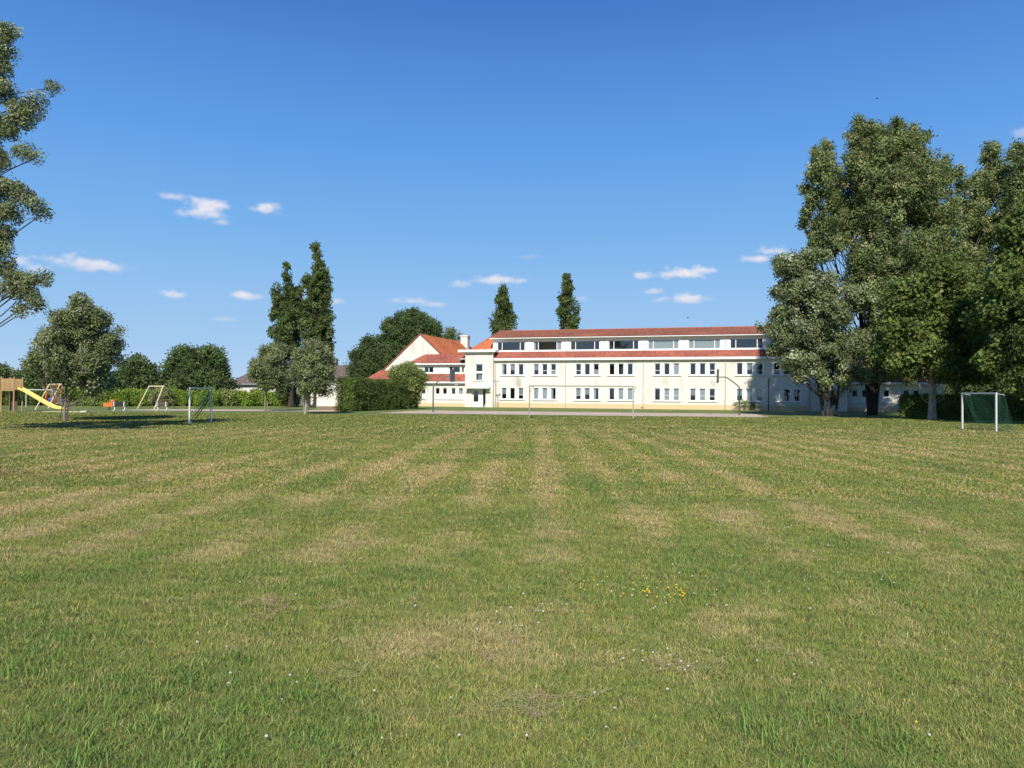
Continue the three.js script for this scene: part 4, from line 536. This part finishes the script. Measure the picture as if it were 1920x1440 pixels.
// ------------------------------------------------------------------ grass
{
  function tuft(n, rad, h, w, seed) {
    const r = rng(seed), pos = [], cl = [];
    for (let i = 0; i < n; i++) {
      const a = r() * 6.283, q = Math.sqrt(r()) * rad, x = Math.cos(a) * q, z = Math.sin(a) * q, hh = h * (0.4 + 0.75 * r()), ln = hh * (0.35 + 1.25 * r()), b = r() * 6.283, dx = Math.cos(b), dz = Math.sin(b), ww = w * (0.7 + 0.6 * r()), sx = -dz * ww, sz = dx * ww;
      const p0 = [x - sx, 0, z - sz], p1 = [x + sx, 0, z + sz], m0 = [x + dx * ln * 0.4 - sx * 0.8, hh * 0.62, z + dz * ln * 0.4 - sz * 0.8], m1 = [x + dx * ln * 0.4 + sx * 0.8, hh * 0.62, z + dz * ln * 0.4 + sz * 0.8], t = [x + dx * ln, hh, z + dz * ln];
      pos.push(...p0, ...p1, ...m1, ...p0, ...m1, ...m0, ...m0, ...m1, ...t);
      const straw = r() < 0.11, k = 0.5 + 0.95 * r() ** 1.3, c = straw ? [1.6, 1.28, 1.3] : [k * (0.9 + 0.2 * r()), k, k]; for (let j = 0; j < 9; j++) cl.push(...c);
    }
    const g = new THREE.BufferGeometry(); g.setAttribute('position', new THREE.Float32BufferAttribute(pos, 3)); g.setAttribute('color', new THREE.Float32BufferAttribute(cl, 3)); g.computeVertexNormals(); return g;
  }
  const bladeMat = new THREE.MeshStandardMaterial({ color: 0xffffff, vertexColors: true, roughness: 0.85 });
  const hayMat = new THREE.MeshStandardMaterial({ color: 0xffffff, roughness: 0.9 });
  const r = rng(42);
  function field(name, label, geo, n, d0, d1, pw, scale, pickColor, margin = 0.8) {
    const m = new THREE.InstancedMesh(geo, geo.attributes.color ? bladeMat : hayMat, n); let c = 0, guard = 0;
    while (c < n && guard++ < n * 4) {
      const d = d0 + (d1 - d0) * Math.pow(r(), pw), x = (r() * 2 - 1) * (d * 0.70 + margin), z = -d; if (inCourt(x, z)) continue;
      const cl = pickColor(x, z); if (!cl) continue;
      const s = scale(d) * (0.7 + 0.6 * r()); Q.setFromEuler(new THREE.Euler(0, r() * 6.283, 0)); MM.compose(V(x, 0, z), Q, V(s, s * (0.75 + 0.5 * r()), s)); m.setMatrixAt(c, MM); m.setColorAt(c, CC.setRGB(...cl)); c++;
    }
    m.count = c; m.name = name; m.castShadow = m.receiveShadow = true; scene.add(m); return tag(m, label, 'grass', null, 'stuff');
  }
  const colr = (x, z) => { const c = turfColor(x + (r() - 0.5) * 0.12, z + (r() - 0.5) * 0.12), u = r(), k = 0.8 + 0.45 * r(); const q = u < 0.10 ? mix3(c, DRY, 0.7) : u < 0.3 ? mix3(c, LUSH, 0.5) : u < 0.42 ? mix3(c, YEL, 0.6) : c; return [q[0] * k, q[1] * k, q[2] * k]; };
  field('near_grass', 'short mown grass blades in the foreground', tuft(30, 0.068, 0.031, 0.00125, 1), 88000, 2.9, 13, 1.35, (d) => 1 + (d - 3) * 0.05, colr);
  field('lawn_grass', 'short mown grass further out on the lawn', tuft(26, 0.15, 0.04, 0.0036, 2), 60000, 10, 34, 1.2, (d) => 0.85 + (d - 10) * 0.022, colr, 1.5);
  field('far_grass', 'mown grass at the far side of the lawn', tuft(22, 0.3, 0.05, 0.010, 3), 45000, 30, 64, 1.0, (d) => 0.9 + (d - 30) * 0.015, colr, 2);
  field('grass_tussocks', 'scattered coarser grass tussocks', tuft(34, 0.10, 0.065, 0.0022, 4), 900, 3.0, 16, 1.2, () => 1, (x, z) => turf(x, z).lush > 0.35 ? [LUSH[0] * 1.2, LUSH[1] * 1.25, LUSH[2] * 1.1] : null);
  // cut hay left by the mower
  const hay = (() => { const q = rng(9), pos = []; for (let i = 0; i < 30; i++) { const a = q() * 6.283, x = (q() - 0.5) * 0.16, z = (q() - 0.5) * 0.16, y = 0.02 + q() * 0.035, l = 0.03 + q() * 0.06, dx = Math.cos(a) * l, dz = Math.sin(a) * l, sx = -Math.sin(a) * 0.0012, sz = Math.cos(a) * 0.0012, dy = (q() - 0.5) * 0.03; pos.push(x - dx - sx, y, z - dz - sz, x - dx + sx, y, z - dz + sz, x + dx, y + dy, z + dz); } const g = new THREE.BufferGeometry(); g.setAttribute('position', new THREE.Float32BufferAttribute(pos, 3)); g.computeVertexNormals(); return g; })();
  const streaks = [[-3.9, 8.6, 0.9, 0.15], [-2.9, 7.9, 0.5, 0.1], [-2.1, 6.1, 0.35, 0.12], [-0.4, 6.7, 0.4, 0.12], [-0.9, 5.0, 0.6, 0.3], [-6.2, 11.2, 0.8, 0.1], [-1.2, 6.4, 0.8, 0.35], [0.1, 4.3, 0.5, 0.25], [1.2, 4.9, 0.6, 0.2], [-1.9, 4.6, 0.5, 0.2], [0.9, 3.9, 0.4, 0.15], [2.1, 5.4, 0.5, 0.2], [-6.8, 10.7, 0.6, 0.12], [-4.2, 12.5, 0.9, 0.12], [-2.4, 11.9, 0.8, 0.1]];
  field('cut_hay', 'dry cut hay lying in streaks on the lawn', hay, 1100, 3.0, 20, 1.3, (d) => 1 + (d - 3) * 0.04, (x, z) => { let k = 0; for (const [sx, sd, a, b] of streaks) { const dx = x - sx, dd = -z - sd; k = Math.max(k, sst(1.1, 0.2, Math.hypot(dx / a, (dd - dx * 0.4) / b) + (fbm(x * 5, z * 5, 3) - 0.5) * 2.2)); } k = Math.max(k, sst(0.62, 1.0, turf(x, z).dry) * 0.5); return r() < k * 0.55 ? [0.54 * (0.8 + 0.4 * r()), 0.42 * (0.8 + 0.3 * r()), 0.19] : null; });
  // white clover and yellow flowers
  function flowers(name, label, n, mat, spots, size) {
    const g = new THREE.IcosahedronGeometry(size, 1), m = new THREE.InstancedMesh(g, mat, n), q = rng(n); for (let i = 0; i < n; i++) { let x, d; if (spots && q() < (name[0] === 'b' ? 0.9 : 0.4)) { const s = spots[Math.floor(q() * spots.length)]; x = s[0] + (q() - 0.5) * s[2]; d = s[1] + (q() - 0.5) * s[3]; } else { d = 3 + 19 * Math.pow(q(), 1.2); x = (q() * 1.5 - 0.62) * d * 0.66; } const s = 0.7 + 0.6 * q(); MM.compose(V(x, 0.045 + q() * 0.02, -d), Q.identity(), V(s, s * 0.85, s)); m.setMatrixAt(i, MM); }
    m.name = name; m.castShadow = true; scene.add(m); return tag(m, label, 'flowers', null, 'stuff');
  }
  flowers('clover_flowers', 'small white clover heads dotted over the lawn', 230, std([0.52, 0.49, 0.42], 0.9), [[0.95, 4.95, 0.6, 0.5], [1.3, 6.4, 1.2, 0.8], [2.6, 7.5, 2, 1.5], [4.2, 9, 3, 2.5], [0.2, 6.0, 0.7, 0.6], [6, 13, 4, 4]], 0.0075);
  flowers('buttercup_flowers', 'small yellow flowers in a loose patch on the lawn', 42, std([0.7, 0.5, 0.03], 0.8), [[1.05, 6.9, 0.9, 0.8], [1.3, 6.7, 0.5, 0.4]], 0.0075);
}
renderer.render(scene, camera);
